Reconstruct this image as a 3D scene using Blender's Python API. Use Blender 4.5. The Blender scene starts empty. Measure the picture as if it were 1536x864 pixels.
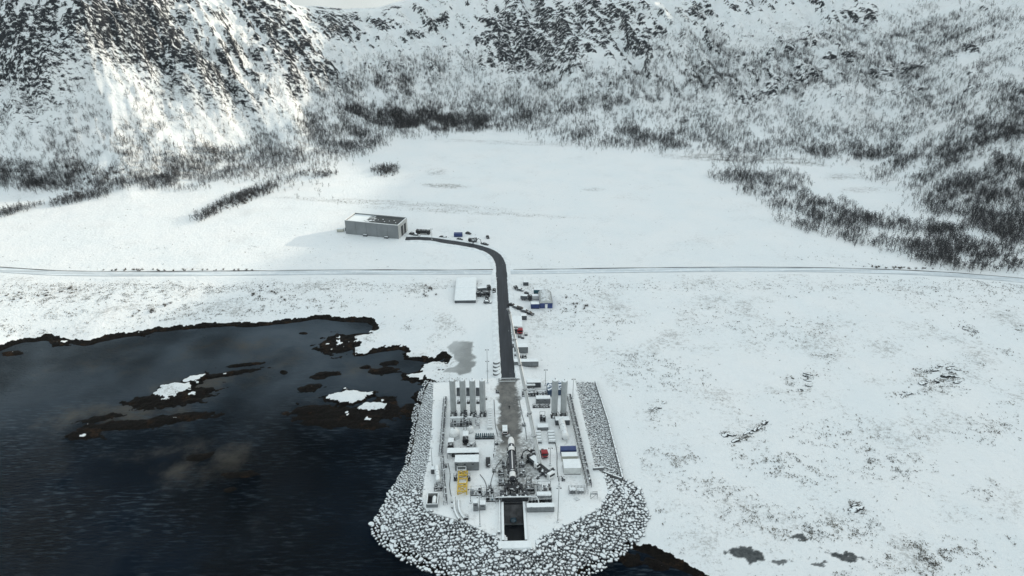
import bpy, bmesh, math, random
import numpy as np
from mathutils import Vector, Matrix

random.seed(7)
rng = np.random.default_rng(11)
R = math.radians
SC = bpy.context.scene
COL = SC.collection

# ------------------------------------------------------------------ camera
F, CX, CY = 1024.0, 768.0, 432.0          # focal length and centre for a 1536 x 864 picture
PITCH = R(25.9)
CAMZ = 171.0                              # drone height above the sea
CP, SP = math.cos(PITCH), math.sin(PITCH)
cam_d = bpy.data.cameras.new('drone_camera')
cam_d.sensor_width = 36.0
cam_d.lens = 24.0
cam_d.clip_start = 1.0
cam_d.clip_end = 20000.0
cam = bpy.data.objects.new('drone_camera', cam_d)
COL.objects.link(cam)
cam.location = (0, 0, CAMZ)
cam.rotation_euler = (math.pi / 2 - PITCH, 0, 0)
SC.camera = cam

# ------------------------------------------------------------------ sky and sun
SUN_AZ = R(61.0)          # from +Y (view direction) towards +X
SUN_EL = R(14.0)
world = bpy.data.worlds.new('World')
SC.world = world
world.use_nodes = True
wn, wl = world.node_tree.nodes, world.node_tree.links
wn.clear()
sky = wn.new('ShaderNodeTexSky')
sky.sky_type = 'NISHITA'
sky.sun_disc = False
sky.sun_elevation = SUN_EL
sky.sun_rotation = SUN_AZ
sky.air_density = 1.0
sky.dust_density = 2.5
sky.ozone_density = 1.0
cloudmix = wn.new('ShaderNodeMixRGB')
cloudmix.inputs[2].default_value = (5.85, 6.4, 6.38, 1)      # thin white overcast
wtc = wn.new('ShaderNodeTexCoord')
cn = wn.new('ShaderNodeTexNoise')
cn.inputs['Scale'].default_value = 2.2
cn.inputs['Detail'].default_value = 6
crp = wn.new('ShaderNodeValToRGB')
crp.color_ramp.elements[0].position = 0.30
crp.color_ramp.elements[0].color = (0.38, 0.38, 0.38, 1)
crp.color_ramp.elements[1].position = 0.62
crp.color_ramp.elements[1].color = (0.84, 0.84, 0.84, 1)
wl.new(wtc.outputs['Generated'], cn.inputs['Vector'])
wl.new(cn.outputs['Fac'], crp.inputs['Fac'])
wl.new(crp.outputs['Color'], cloudmix.inputs[0])
wl.new(sky.outputs[0], cloudmix.inputs[1])
bg = wn.new('ShaderNodeBackground')
bg.inputs['Strength'].default_value = 0.12
wo = wn.new('ShaderNodeOutputWorld')
wl.new(cloudmix.outputs[0], bg.inputs['Color'])
wl.new(bg.outputs[0], wo.inputs['Surface'])

sun_d = bpy.data.lights.new('sun', 'SUN')
sun_d.energy = 2.4
sun_d.angle = R(0.6)
sun_d.color = (1.0, 0.86, 0.68)
sun = bpy.data.objects.new('sun', sun_d)
COL.objects.link(sun)
_sd = Vector((math.sin(SUN_AZ) * math.cos(SUN_EL), math.cos(SUN_AZ) * math.cos(SUN_EL), math.sin(SUN_EL)))
sun.rotation_euler = _sd.to_track_quat('Z', 'Y').to_euler()
sun.location = (300, 200, 400)

SC.view_settings.view_transform = 'Standard'
SC.view_settings.look = 'None'
SC.view_settings.gamma = 1.0
SC.view_settings.use_curve_mapping = False
SC.view_settings.exposure = 0.62
SC.cycles.max_bounces = 6
SC.cycles.diffuse_bounces = 3
SC.cycles.volume_bounces = 1
SC.cycles.use_denoising = True

# ------------------------------------------------------------------ helpers: picture <-> ground
def G(px, py, z=6.0):
    """Point at height z that is seen at picture position (px, py)."""
    a = (px - CX) / F
    b = (py - CY) / F
    t = (CAMZ - z) / (SP + b * CP)
    return np.array((t * a, t * (CP - b * SP), z))

def proj(x, y, z):
    d = y * CP + (CAMZ - z) * SP
    d = np.maximum(d, 1.0)
    return CX + F * x / d, CY + F * ((CAMZ - z) * CP - y * SP) / d

def ppm(py, z=6.0):
    """picture pixels per metre across at ground row py"""
    return F * (SP + (py - CY) / F * CP) / (CAMZ - z)

def sstep(a, b, x):
    t = np.clip((x - a) / (b - a), 0, 1)
    return t * t * (3 - 2 * t)

# ------------------------------------------------------------------ noise
_perm = np.concatenate([np.random.default_rng(3).permutation(1024)] * 3)
_ga = np.random.default_rng(4).uniform(0, 2 * np.pi, 1024)
_gx, _gy = np.cos(_ga), np.sin(_ga)

def pnoise(x, y, seed=0):
    x = np.asarray(x, float) + seed * 17.31
    y = np.asarray(y, float) - seed * 9.77
    xi = np.floor(x).astype(np.int64); yi = np.floor(y).astype(np.int64)
    xf = x - xi; yf = y - yi
    xi &= 1023; yi &= 1023
    u = xf * xf * xf * (xf * (xf * 6 - 15) + 10)
    v = yf * yf * yf * (yf * (yf * 6 - 15) + 10)
    def g(ix, iy, dx, dy):
        h = _perm[(_perm[ix] + iy) & 1023]
        return _gx[h] * dx + _gy[h] * dy
    a = g(xi, yi, xf, yf); b = g((xi + 1) & 1023, yi, xf - 1, yf)
    c = g(xi, (yi + 1) & 1023, xf, yf - 1); d = g((xi + 1) & 1023, (yi + 1) & 1023, xf - 1, yf - 1)
    return 1.4 * ((a + (b - a) * u) * (1 - v) + (c + (d - c) * u) * v)

def fbm(x, y, octv=4, gain=0.5, seed=0):
    s = 0; a = 1.0; n = 0
    for i in range(octv):
        s = s + a * pnoise(x * 2 ** i, y * 2 ** i, seed + i); n += a; a *= gain
    return s / n

def ridged(x, y, octv=4, gain=0.5, seed=0):
    s = 0; a = 1.0; n = 0
    for i in range(octv):
        s = s + a * (1 - 2 * np.abs(pnoise(x * 2 ** i, y * 2 ** i, seed + i))); n += a; a *= gain
    return s / n

def seg_dist(x, y, pts, vals=None, closed=False):
    best = np.full(x.shape, 1e9); val = np.zeros(x.shape)
    n = len(pts)
    for i in range(n if closed else n - 1):
        ax, ay = pts[i][0], pts[i][1]; bx, by = pts[(i + 1) % n][0], pts[(i + 1) % n][1]
        dx, dy = bx - ax, by - ay
        t = np.clip(((x - ax) * dx + (y - ay) * dy) / (dx * dx + dy * dy + 1e-9), 0, 1)
        d = np.hypot(x - ax - t * dx, y - ay - t * dy)
        m = d < best
        best = np.where(m, d, best)
        if vals is not None:
            val = np.where(m, vals[i] + t * (vals[(i + 1) % n] - vals[i]), val)
    return (best, val) if vals is not None else best

def inside(x, y, pts):
    c = np.zeros(x.shape, bool)
    n = len(pts)
    for i in range(n):
        ax, ay = pts[i][0], pts[i][1]; bx, by = pts[(i + 1) % n][0], pts[(i + 1) % n][1]
        if ay == by: continue
        hit = ((ay > y) != (by > y)) & (x < (bx - ax) * (y - ay) / (by - ay) + ax)
        c ^= hit
    return c

def sdist(x, y, pts):
    d = seg_dist(x, y, pts, closed=True)
    return np.where(inside(x, y, pts), d, -d)

def smooth_poly(pts, it=2):
    for _ in range(it):
        q = [pts[0]]
        for a, b in zip(pts[:-1], pts[1:]):
            a = np.asarray(a); b = np.asarray(b)
            q += [a * .75 + b * .25, a * .25 + b * .75]
        q.append(pts[-1]); pts = q
    return [np.asarray(p) for p in pts]

# ------------------------------------------------------------------ materials
MATS = {}
def node_mat(name):
    m = bpy.data.materials.new(name); m.use_nodes = True
    nt = m.node_tree
    b = nt.nodes['Principled BSDF']
    MATS[name] = m
    return m, nt, b

def N(nt, kind, **kw):
    n = nt.nodes.new(kind)
    for k, v in kw.items():
        if k in n.inputs.keys():
            n.inputs[k].default_value = v
        else:
            setattr(n, k, v)
    return n

def L(nt, a, b): nt.links.new(a, b)

def math_node(nt, op, a, b=None, clamp=False):
    n = nt.nodes.new('ShaderNodeMath'); n.operation = op; n.use_clamp = clamp
    for i, v in enumerate((a, b)):
        if v is None: continue
        if isinstance(v, (int, float)): n.inputs[i].default_value = v
        else: L(nt, v, n.inputs[i])
    return n.outputs[0]

def mixc(nt, fac, a, b):
    n = nt.nodes.new('ShaderNodeMixRGB')
    for i, v in ((0, fac), (1, a), (2, b)):
        if isinstance(v, (int, float)): n.inputs[i].default_value = v
        elif isinstance(v, tuple): n.inputs[i].default_value = (*v, 1)
        else: L(nt, v, n.inputs[i])
    return n.outputs[0]

def smooth_node(nt, x, lo, hi):
    n = nt.nodes.new('ShaderNodeMapRange'); n.interpolation_type = 'SMOOTHSTEP'
    n.inputs['From Min'].default_value = lo; n.inputs['From Max'].default_value = hi
    L(nt, x, n.inputs['Value'])
    return n.outputs['Result']

SNOW = (0.80, 0.845, 0.865)

def mat(name, col, rough=0.6, metal=0.0, var=0.25, scale=1.5, snow=0.0, dirt=0.15):
    """painted or raw surface with uneven colour, a little grime and, if snow > 0, snow lying on what faces up"""
    if name in MATS: return MATS[name]
    m, nt, b = node_mat(name)
    tc = N(nt, 'ShaderNodeTexCoord')
    n1 = N(nt, 'ShaderNodeTexNoise', Scale=scale, Detail=5.0)
    L(nt, tc.outputs['Object'], n1.inputs['Vector'])
    dark = tuple(c * (1 - var) for c in col); lite = tuple(min(1, c * (1 + var * .6)) for c in col)
    c = mixc(nt, smooth_node(nt, n1.outputs['Fac'], .3, .7), dark, lite)
    n2 = N(nt, 'ShaderNodeTexNoise', Scale=scale * 6, Detail=3.0)
    L(nt, tc.outputs['Object'], n2.inputs['Vector'])
    g = smooth_node(nt, n2.outputs['Fac'], .58, .75)
    c = mixc(nt, math_node(nt, 'MULTIPLY', g, dirt), c, (0.06, 0.055, 0.05))
    if snow > 0:
        geo = N(nt, 'ShaderNodeNewGeometry')
        sx = N(nt, 'ShaderNodeSeparateXYZ')
        L(nt, geo.outputs['Normal'], sx.inputs[0])
        n3 = N(nt, 'ShaderNodeTexNoise', Scale=.9, Detail=4.0)
        L(nt, geo.outputs['Position'], n3.inputs['Vector'])
        v = math_node(nt, 'ADD', sx.outputs['Z'], math_node(nt, 'MULTIPLY', math_node(nt, 'SUBTRACT', n3.outputs['Fac'], .5), 0.9))
        f = smooth_node(nt, v, 1.06 - .66 * snow, 1.16 - .59 * snow)
        c = mixc(nt, f, c, SNOW)
        r = nt.nodes.new('ShaderNodeMapRange'); L(nt, f, r.inputs['Value'])
        r.inputs['To Min'].default_value = rough; r.inputs['To Max'].default_value = .8
        L(nt, r.outputs[0], b.inputs['Roughness'])
    else:
        b.inputs['Roughness'].default_value = rough
    L(nt, c, b.inputs['Base Color'])
    b.inputs['Metallic'].default_value = metal
    return m

# ------------------------------------------------------------------ mesh builder
class MB:
    def __init__(s): s.v = []; s.f = []
    def add(s, vs, fs):
        o = len(s.v); s.v += [tuple(map(float, v)) for v in vs]; s.f += [tuple(i + o for i in f) for f in fs]; return s
    def box(s, cx, cy, cz, sx, sy, sz, rz=0.0, bev=0.0):
        """centre in x,y; cz is the underside"""
        hx, hy = sx / 2, sy / 2
        c, n = math.cos(rz), math.sin(rz)
        if bev <= 0:
            P_ = [(-hx, -hy), (hx, -hy), (hx, hy), (-hx, hy)]
            vs = [(cx + x * c - y * n, cy + x * n + y * c, cz + z) for z in (0, sz) for x, y in P_]
            return s.add(vs, [(3, 2, 1, 0), (4, 5, 6, 7), (0, 1, 5, 4), (1, 2, 6, 5), (2, 3, 7, 6), (3, 0, 4, 7)])
        b = bev
        vs = []
        rings = [(0, b), (b, 0), (sz - b, 0), (sz, b)]
        for z, ins in rings:
            x1, y1 = hx - ins, hy - ins
            for x, y in ((-x1 + b, -y1), (x1 - b, -y1), (x1, -y1 + b), (x1, y1 - b), (x1 - b, y1), (-x1 + b, y1), (-x1, y1 - b), (-x1, -y1 + b)):
                vs.append((cx + x * c - y * n, cy + x * n + y * c, cz + z))
        fs = [tuple(range(7, -1, -1)), tuple(range(24, 32))]
        for r in range(3):
            for i in range(8):
                j = (i + 1) % 8
                fs.append((r * 8 + i, r * 8 + j, r * 8 + 8 + j, r * 8 + 8 + i))
        return s.add(vs, fs)
    def cyl(s, p0, p1, r0, r1=None, n=10, cap=True):
        if r1 is None: r1 = r0
        p0 = Vector(p0); p1 = Vector(p1)
        d = (p1 - p0).normalized()
        u = d.cross(Vector((0, 0, 1)))
        if u.length < 1e-4: u = Vector((1, 0, 0))
        u.normalize(); w = d.cross(u)
        vs = []
        for p, r in ((p0, r0), (p1, r1)):
            for i in range(n):
                a = 2 * math.pi * i / n
                vs.append(p + (u * math.cos(a) + w * math.sin(a)) * r)
        fs = [(i, i + n, (i + 1) % n + n, (i + 1) % n) for i in range(n)]
        if cap: fs += [tuple(range(n)), tuple(range(2 * n - 1, n - 1, -1))]
        return s.add(vs, fs)
    def tube(s, pts, r, n=6):
        for a, b in zip(pts[:-1], pts[1:]): s.cyl(a, b, r, r, n)
        return s
    def beam(s, p0, p1, w=.15):
        p0 = Vector(p0); p1 = Vector(p1); d = (p1 - p0).normalized()
        u = d.cross(Vector((0, 0, 1)))
        if u.length < 1e-4: u = Vector((1, 0, 0))
        u.normalize(); q = d.cross(u); h = w / 2
        vs = [p + u * a * h + q * b * h for p in (p0, p1) for a, b in ((-1, -1), (1, -1), (1, 1), (-1, 1))]
        return s.add(vs, [(0, 1, 2, 3), (7, 6, 5, 4), (0, 4, 5, 1), (1, 5, 6, 2), (2, 6, 7, 3), (3, 7, 4, 0)])
    def lathe(s, prof, n=20, origin=(0, 0, 0), axis='z'):
        """prof: list of (radius, height along axis)"""
        o = Vector(origin); vs = []
        for r, h in prof:
            for i in range(n):
                a = 2 * math.pi * i / n; c, q = r * math.cos(a), r * math.sin(a)
                if axis == 'z': vs.append(o + Vector((c, q, h)))
                elif axis == 'y': vs.append(o + Vector((q, h, c)))
                else: vs.append(o + Vector((h, c, q)))
        fs = []
        for k in range(len(prof) - 1):
            for i in range(n):
                j = (i + 1) % n
                fs.append((k * n + i, k * n + j, (k + 1) * n + j, (k + 1) * n + i))
        fs += [tuple(range(n - 1, -1, -1)), tuple(range((len(prof) - 1) * n, len(prof) * n))]
        return s.add(vs, fs)
    def prism(s, poly, z0, z1):
        n = len(poly)
        vs = [(p[0], p[1], z0) for p in poly] + [(p[0], p[1], z1) for p in poly]
        return s.add(vs, [tuple(range(n - 1, -1, -1)), tuple(range(n, 2 * n))] + [(i, (i + 1) % n, (i + 1) % n + n, i + n) for i in range(n)])
    def extrude_x(s, prof, x0, x1):
        """prof: (y, z) outline, extruded along x"""
        n = len(prof)
        vs = [(x0, y, z) for y, z in prof] + [(x1, y, z) for y, z in prof]
        return s.add(vs, [tuple(range(n)), tuple(range(2 * n - 1, n - 1, -1))] + [(i, i + n, (i + 1) % n + n, (i + 1) % n) for i in range(n)])
    def mesh(s, name, m=None, smooth=False):
        me = bpy.data.meshes.new(name); me.from_pydata(s.v, [], s.f)
        bm = bmesh.new(); bm.from_mesh(me); bmesh.ops.recalc_face_normals(bm, faces=bm.faces); bm.to_mesh(me); bm.free()
        if m: me.materials.append(m)
        if smooth:
            me.polygons.foreach_set('use_smooth', [True] * len(me.polygons))
            try: me.set_sharp_from_angle(angle=R(40))
            except Exception: pass
        me.update()
        return me
    def build(s, name, m, parent=None, smooth=False):
        o = bpy.data.objects.new(name, s.mesh(name, m, smooth)); COL.objects.link(o)
        if parent is not None: o.parent = parent
        return o

def tag(o, label=None, cat=None, group=None, kind=None):
    if label: o['label'] = label
    if cat: o['category'] = cat
    if group: o['group'] = group
    if kind: o['kind'] = kind
    return o

def thing(name, label, cat, loc=(0, 0, 0), rz=0.0, group=None):
    o = bpy.data.objects.new(name, None); COL.objects.link(o)
    o.empty_display_size = .5
    o.location = tuple(float(c) for c in loc); o.rotation_euler = (0, 0, rz)
    return tag(o, label, cat, group)

def copy_tree(o, parent=None):
    c = o.copy(); COL.objects.link(c)
    if parent is not None: c.parent = parent
    for ch in o.children: copy_tree(ch, c)
    return c

def np_mesh(name, v, tris, m, smooth=False):
    me = bpy.data.meshes.new(name)
    v = np.asarray(v, np.float32); tris = np.asarray(tris, np.int32); k = tris.shape[1]
    me.vertices.add(len(v)); me.vertices.foreach_set('co', v.ravel())
    me.loops.add(tris.size); me.loops.foreach_set('vertex_index', tris.ravel())
    me.polygons.add(len(tris)); me.polygons.foreach_set('loop_start', np.arange(0, tris.size, k, dtype=np.int32))
    me.polygons.foreach_set('loop_total', np.full(len(tris), k, np.int32))
    if smooth: me.polygons.foreach_set('use_smooth', np.ones(len(tris), bool))
    me.update(calc_edges=True)
    if m: me.materials.append(m)
    return me
# ------------------------------------------------------------------ plan of the place
def GP(lst, z): return [G(px, py, z)[:2] for px, py in lst]

PADZ = 6.0
LAND = GP([(-700, 600), (-200, 545), (-60, 533), (0, 527), (35, 514), (69, 511), (100, 516), (128, 519), (174, 509), (226, 500),
           (280, 494), (330, 490), (382, 491), (430, 485), (476, 479), (512, 483), (552, 484), (560, 489), (553, 500), (532, 500),
           (519, 509), (530, 522), (531, 535), (572, 529), (600, 524), (610, 529), (606, 539), (650, 545), (668, 537), (660, 552),
           (630, 556), (606, 564), (640, 572), (660, 600), (700, 700), (800, 840), (877, 866), (905, 846), (940, 822), (967, 832),
           (1007, 850), (1038, 864), (1075, 890), (1150, 960), (1250, 1100)], 0.0)
LAND += [np.array(p) for p in ((900., 40.), (3500., 400.), (3500., 5000.), (-4000., 5000.), (-4000., 520.))]
PLAT = GP([(650, 575), (745, 567), (775, 566), (862, 567), (869, 600), (883, 660), (892, 700), (906, 712), (912, 737), (900, 762),
           (850, 787), (803, 810), (803, 824), (750, 824), (750, 808), (700, 784), (640, 766), (633, 752), (637, 715), (643, 690), (648, 640)], PADZ)
OUTR = GP([(638, 574), (621, 626), (607, 697), (580, 745), (555, 790), (562, 812), (600, 840), (660, 868), (720, 890), (780, 900),
           (840, 888), (877, 866), (930, 836), (960, 810), (971, 782), (957, 745)], 0.0) + GP([(934, 716), (912, 640), (891, 572), (860, 562), (700, 562)], 4.6)
ROADC = smooth_poly([G(px, py, 5.6)[:2] for px, py in ((772, 690), (765, 600), (762, 562), (757.5, 500), (754.5, 450), (752.5, 412), (751, 392), (741, 378), (716, 369), (690, 364.5), (662, 360.5), (640, 357), (606, 357))], 2)
_rp = proj(np.array([p[0] for p in ROADC]), np.array([p[1] for p in ROADC]), 5.6)[1]
ROADZ = list(np.interp(_rp, [360, 420, 540, 600], [5.2, 5.2, 5.98, 5.98]))
MAINC = smooth_poly([G(px, py, 5.0)[:2] for px, py in ((-500, 390), (-120, 396), (0, 405), (100, 411.5), (300, 411), (520, 408.5), (745, 409), (950, 405.5), (1200, 404), (1400, 410), (1536, 421), (1800, 445), (2300, 500))], 2)
MAINZ = [5.15] * len(MAINC)
TRACK = smooth_poly([G(px, py, 4.8)[:2] for px, py in ((800, 556), (880, 560), (902, 580), (925, 640), (945, 710), (962, 745), (985, 790))], 2)
WALLR = [G(px, py, 5.0)[:2] for px, py in ((862, 566), (893, 573), (912, 632), (934, 716), (905, 708), (889, 709))]
POND = GP([(665, 520), (680, 514), (711, 515), (709, 562), (690, 565), (668, 556), (684, 547), (682, 530)], 2.0)
HANGAR = [G(px, py, 5.3)[:2] for px, py in ((519, 350), (598, 358), (611, 351), (545, 343))]

def px_ellipses(lst, z=0.0):
    out = []
    for cx, cy, rx, ry, rot, w in lst:
        c = G(cx, cy, z)
        out.append((c[0], c[1], rx / ppm(cy, z), abs(G(cx, cy - ry, z)[1] - G(cx, cy + ry, z)[1]) / 2, R(-rot), w))
    return out

ISLES = px_ellipses([(262, 585, 36, 10, -22, 2.3), (290, 570, 22, 6, -30, 1.8), (335, 562, 50, 4, -18, .75), (362, 548, 28, 3, -12, .7), (228, 600, 36, 8, -10, .9), (262, 596, 60, 14, -18, .9),
    (130, 650, 26, 11, 0, .8), (190, 638, 62, 8, -5, .8), (265, 628, 62, 7, -12, .75), (297, 686, 18, 6, -15, .55), (361, 712, 26, 5, -5, .4), (345, 735, 10, 4, 0, .35), (150, 628, 30, 5, -20, .3),
    (525, 597, 36, 11, -6, 2.1), (558, 612, 25, 9, -15, 1.9), (470, 617, 34, 10, 0, .9), (520, 623, 78, 14, 0, .9), (575, 610, 24, 16, 0, .85), (500, 634, 50, 8, 0, .85), (548, 638, 30, 6, 0, .5),
    (616, 615, 15, 12, 0, .9), (630, 596, 10, 10, 0, .9), (485, 563, 26, 5, -20, .75), (463, 582, 17, 6, -25, .6), (576, 556, 22, 6, -5, .85), (584, 545, 14, 4, -10, .6),
    (506, 516, 28, 16, 0, .9), (425, 558, 7, 3, 0, .6), (548, 551, 8, 3, 0, .5), (455, 500, 8, 2, 0, .5), (310, 487, 40, 5, -5, .85), (95, 513, 20, 6, 0, .9), (210, 500, 20, 4, 0, .9), (20, 530, 16, 4, 0, .7), (630, 566, 26, 9, 0, .9),
    (628, 534, 22, 6, 0, 2.4), (655, 552, 26, 8, -12, 2.4), (622, 566, 14, 4, 0, 1.9), (560, 512, 26, 13, -10, 2.6), (545, 526, 16, 7, 0, 2.2), (590, 516, 24, 8, 0, 2.4),
    (940, 838, 24, 10, 30, .8), (985, 848, 20, 8, 20, .8)])
SHALLOWS = px_ellipses([(190, 620, 150, 34, -8, 1), (300, 575, 130, 25, -20, .9), (300, 690, 150, 45, 8, .8), (420, 535, 120, 30, -8, .6), (520, 610, 130, 30, 0, .35), (90, 700, 70, 26, 0, .4), (560, 555, 90, 20, 0, .45), (200, 540, 260, 40, -4, .55), (330, 520, 200, 25, -4, .5)])

def ell_r(x, y, e):
    cx, cy, rx, ry, a, w = e
    c, s = math.cos(a), math.sin(a)
    dx, dy = x - cx, y - cy
    return np.sqrt(((dx * c + dy * s) / rx) ** 2 + ((-dx * s + dy * c) / ry) ** 2)

# foot of the mountains, in picture positions -> bearing and distance
_foot = [(-500, 300), (-200, 285), (0, 283), (100, 287), (200, 273), (330, 258), (450, 237), (500, 224), (560, 207), (650, 197), (720, 192), (800, 197), (860, 214),
         (950, 222), (1020, 226), (1100, 224), (1200, 232), (1260, 239), (1320, 245), (1370, 275), (1400, 305), (1450, 345), (1536, 385), (1750, 425), (2200, 470)]
_fw = [G(px, py, 6.0) for px, py in _foot]
FT = np.array([math.atan2(p[0], p[1]) for p in _fw]); FD = np.array([math.hypot(p[0], p[1]) for p in _fw])
_kx = [(-500, .5), (0, .50), (210, .52), (400, .5), (560, .50), (720, .54), (900, .50), (1100, .42), (1300, .36), (1450, .30), (1536, .34), (1650, .46), (1800, .52), (2200, .50)]  # last entries: unseen slope past the right edge, steepened to shade the pad
_cx = [(-500, 330), (0, 330), (300, 300), (400, 230), (450, 165), (495, 113), (560, 105), (600, 106), (640, 113), (700, 150), (800, 220), (1000, 250), (1300, 240), (1536, 250), (1800, 280), (2200, 280)]  # last entries: unseen heights past the right edge, raised to cast valley shade
def bearing(px): return math.atan((px - CX) / F / CP * 1.0)
KT = np.array([bearing(p) for p, _ in _kx]); KV = np.array([v for _, v in _kx])
CT = np.array([bearing(p) for p, _ in _cx]); CV = np.array([v for _, v in _cx])
SPUR_T = bearing(222)

def heights(x, y):
    """height of the ground, and how much of it is mountain (0..1)"""
    th = np.arctan2(x, y); D = np.hypot(x, y)
    pxa = CX + F * CP * np.tan(np.clip(th, -1.3, 1.3))
    # low ground
    sd = np.full(x.shape, 200.0)
    near = D < 620
    sd[near] = sdist(x[near], y[near], LAND)
    sd = sd + 1.6 * fbm(x / 9, y / 9, 3, seed=21)
    z = np.where(sd > 0, 4.7 * (1 - np.exp(-np.maximum(sd, 0) / 15)), np.maximum(-3.0, sd * .25))
    land = sstep(2, 22, sd)
    z = z + land * (.7 * fbm(x / 60, y / 60, 3, seed=1) + .22 * fbm(x / 9, y / 9, 3, seed=2))
    rf = sstep(25, 80, x) * sstep(420, 330, y)
    z = z + land * rf * (1.8 * fbm(x / 26, y / 26, 4, seed=31) + .45 * np.maximum(0, ridged(x / 20, y / 14, 3, seed=33) - .35))
    z = z + np.maximum(0, D - 480) * .008
    for e in ISLES:
        m = near & (np.hypot(x - e[0], y - e[1]) < 2.2 * max(e[2], e[3]))
        if not m.any(): continue
        r = ell_r(x[m], y[m], e) * (.98 + .85 * fbm(x[m] / 6, y[m] / 4, 5, .6, seed=41))
        zi = e[5] * (1 - r * r) + .35 * fbm(x[m] / 2.2, y[m] / 2.2, 3, seed=47) * (r < 1.2)
        z[m] = np.maximum(z[m], zi)
    # mountains
    foot = np.interp(th, FT, FD)
    k = np.interp(th, KT, KV); cap = np.interp(th, CT, CV)
    wl_ = sstep(520, 420, pxa)                              # left massif
    s = D - foot + 20 * fbm(x / 90, y / 90, 3, seed=5) * sstep(430, 560, D)
    mz = k * .5 * (s + np.sqrt(s * s + 30.0 ** 2))
    xl = (th - SPUR_T) * D
    top = np.clip((D - 555) * .62, 0, 120)
    tent = top - np.abs(xl + 44 * fbm(x / 75, y / 75, 5, .6, seed=8)) * np.where(xl > 0, .62, .80)
    tent = .5 * (tent + np.sqrt(tent * tent + 20 ** 2)) - 5
    mz = mz * (1 - .38 * wl_ * sstep(900, 600, D)) + np.maximum(tent, 0) * sstep(540, 690, D) * sstep(60, 200, pxa + 120) * .9
    mm = sstep(-10, 90, s)
    # gullies down the fall line
    g1 = ridged((th * 760 + .35 * (D - 700) + 14 * fbm(x / 60, y / 60, 2, seed=12)) / 42, D / 190, 4, .55, seed=13)
    a_ = .78 * x - .62 * y; c_ = .62 * x + .78 * y
    g2 = ridged((c_ + 9 * fbm(x / 50, y / 50, 2, seed=14)) / 34, a_ / 170, 4, .55, seed=15)
    gg = g1 * (1 - wl_) + g2 * wl_
    fade = mm * sstep(430, 600, D)
    lay = 1 - .55 * sstep(1150, 1300, pxa)
    mz = mz + fade * lay * (15 * gg + 8 * fbm(x / 46, y / 46, 4, seed=16) + 5.0 * ridged((x + .6 * y) / 34, (y - .6 * x) / 60, 4, .6, seed=19) + 3.4 * ridged(x / 15, y / 15, 4, .6, seed=17))
    q = (cap + 4 * fbm(x / 40, y / 40, 4, seed=18)) - .42 * np.maximum(0, D - (foot + cap / k + 25))
    mz = .5 * (mz + q - np.sqrt((mz - q) ** 2 + 4.0 ** 2))
    mz = np.maximum(mz, -4)
    far = sstep(380, 470, D)
    z = z + far * np.maximum(mz, 0)
    # roads: levelled ground
    for C_, Z_, flat, fall in ((ROADC, ROADZ, 4.6, 15.0), (MAINC, MAINZ, 4.6, 10.0)):
        m = (D < 900)
        if C_ is ROADC: m &= (np.abs(x + 20) < 160) & (y > 150) & (y < 460)
        d, v = seg_dist(x[m], y[m], C_, Z_)
        w = 1 - sstep(flat, fall, d)
        z[m] = z[m] * (1 - w) + (v - .12) * w
    hx = (np.abs(x + 80) < 90) & (np.abs(y - 405) < 60)
    d = sdist(x[hx], y[hx], HANGAR); w = sstep(-14, -3, d)
    z[hx] = z[hx] * (1 - w) + 5.15 * w
    # launch pad fill with its stone slope
    pm = (np.abs(x) < 90) & (y > 110) & (y < 300)
    X, Y = x[pm], y[pm]
    di = -sdist(X, Y, PLAT); do = sdist(X, Y, OUTR)
    t = np.clip(di / np.maximum(di + np.maximum(do, 0), .1), 0, 1)
    pz = np.where(di < 0, PADZ - .12, np.where(do > 0, PADZ - .25 - t * 6.0, -9))
    zz = np.maximum(z[pm], pz)
    zz = np.where(di < -2.5, -5.0, zz)                      # under the pad slab
    z[pm] = zz
    return z, mm * far, sd

def ground_z(x, y):
    z, _, _ = heights(np.array([float(x)]), np.array([float(y)]))
    return float(z[0])

def ellw(px, py, lst, soft=.5):
    out = np.zeros(px.shape)
    for cx, cy, rx, ry, rot, w in lst:
        m = (np.abs(px - cx) < 2.2 * max(rx, ry)) & (np.abs(py - cy) < 2.2 * max(rx, ry))
        if not m.any(): continue
        c, s = math.cos(R(rot)), math.sin(R(rot))
        dx, dy = px[m] - cx, py[m] - cy
        r = np.sqrt(((dx * c + dy * s) / rx) ** 2 + ((-dx * s + dy * c) / ry) ** 2)
        out[m] = np.maximum(out[m], w * sstep(1 + soft, 1 - soft, r))
    return out

ROCKS = [(140, 60, 80, 28, -40, 1), (95, 98, 55, 20, -35, 1), (150, 110, 60, 20, -25, .8), (235, 60, 45, 80, 0, .55), (300, 95, 125, 16, 45, .9), (345, 175, 80, 14, 40, .6), (430, 55, 120, 26, 45, .8),
         (500, 25, 45, 30, 30, .9), (570, 10, 40, 5, 0, .8), (575, 36, 24, 9, 0, 1), (640, 42, 45, 10, -25, .6), (770, 60, 45, 55, -20, 1), (835, 50, 60, 50, 0, .85), (905, 30, 70, 42, 0, .75),
         (955, 55, 40, 30, 0, .65), (720, 140, 65, 12, -20, .8), (800, 103, 34, 10, 0, .8), (740, 85, 40, 15, -20, .7), (1045, 16, 25, 15, 0, .8), (1120, 8, 26, 12, 0, .6), (1290, 22, 32, 16, 0, .8), (1345, 103, 45, 10, -8, .9),
         (1120, 155, 52, 15, -25, .9), (1260, 82, 28, 8, -10, .6), (1200, 60, 60, 12, -20, .3), (1310, 168, 26, 5, -8, .7), (1380, 130, 60, 10, -12, .5), (1450, 70, 70, 12, -15, .4), (1190, 120, 60, 14, -25, .4), (60, 60, 60, 40, 0, .35), (180, 190, 130, 70, 0, .45), (90, 200, 90, 50, 0, .35), (380, 120, 80, 60, 0, .25)]
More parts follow.
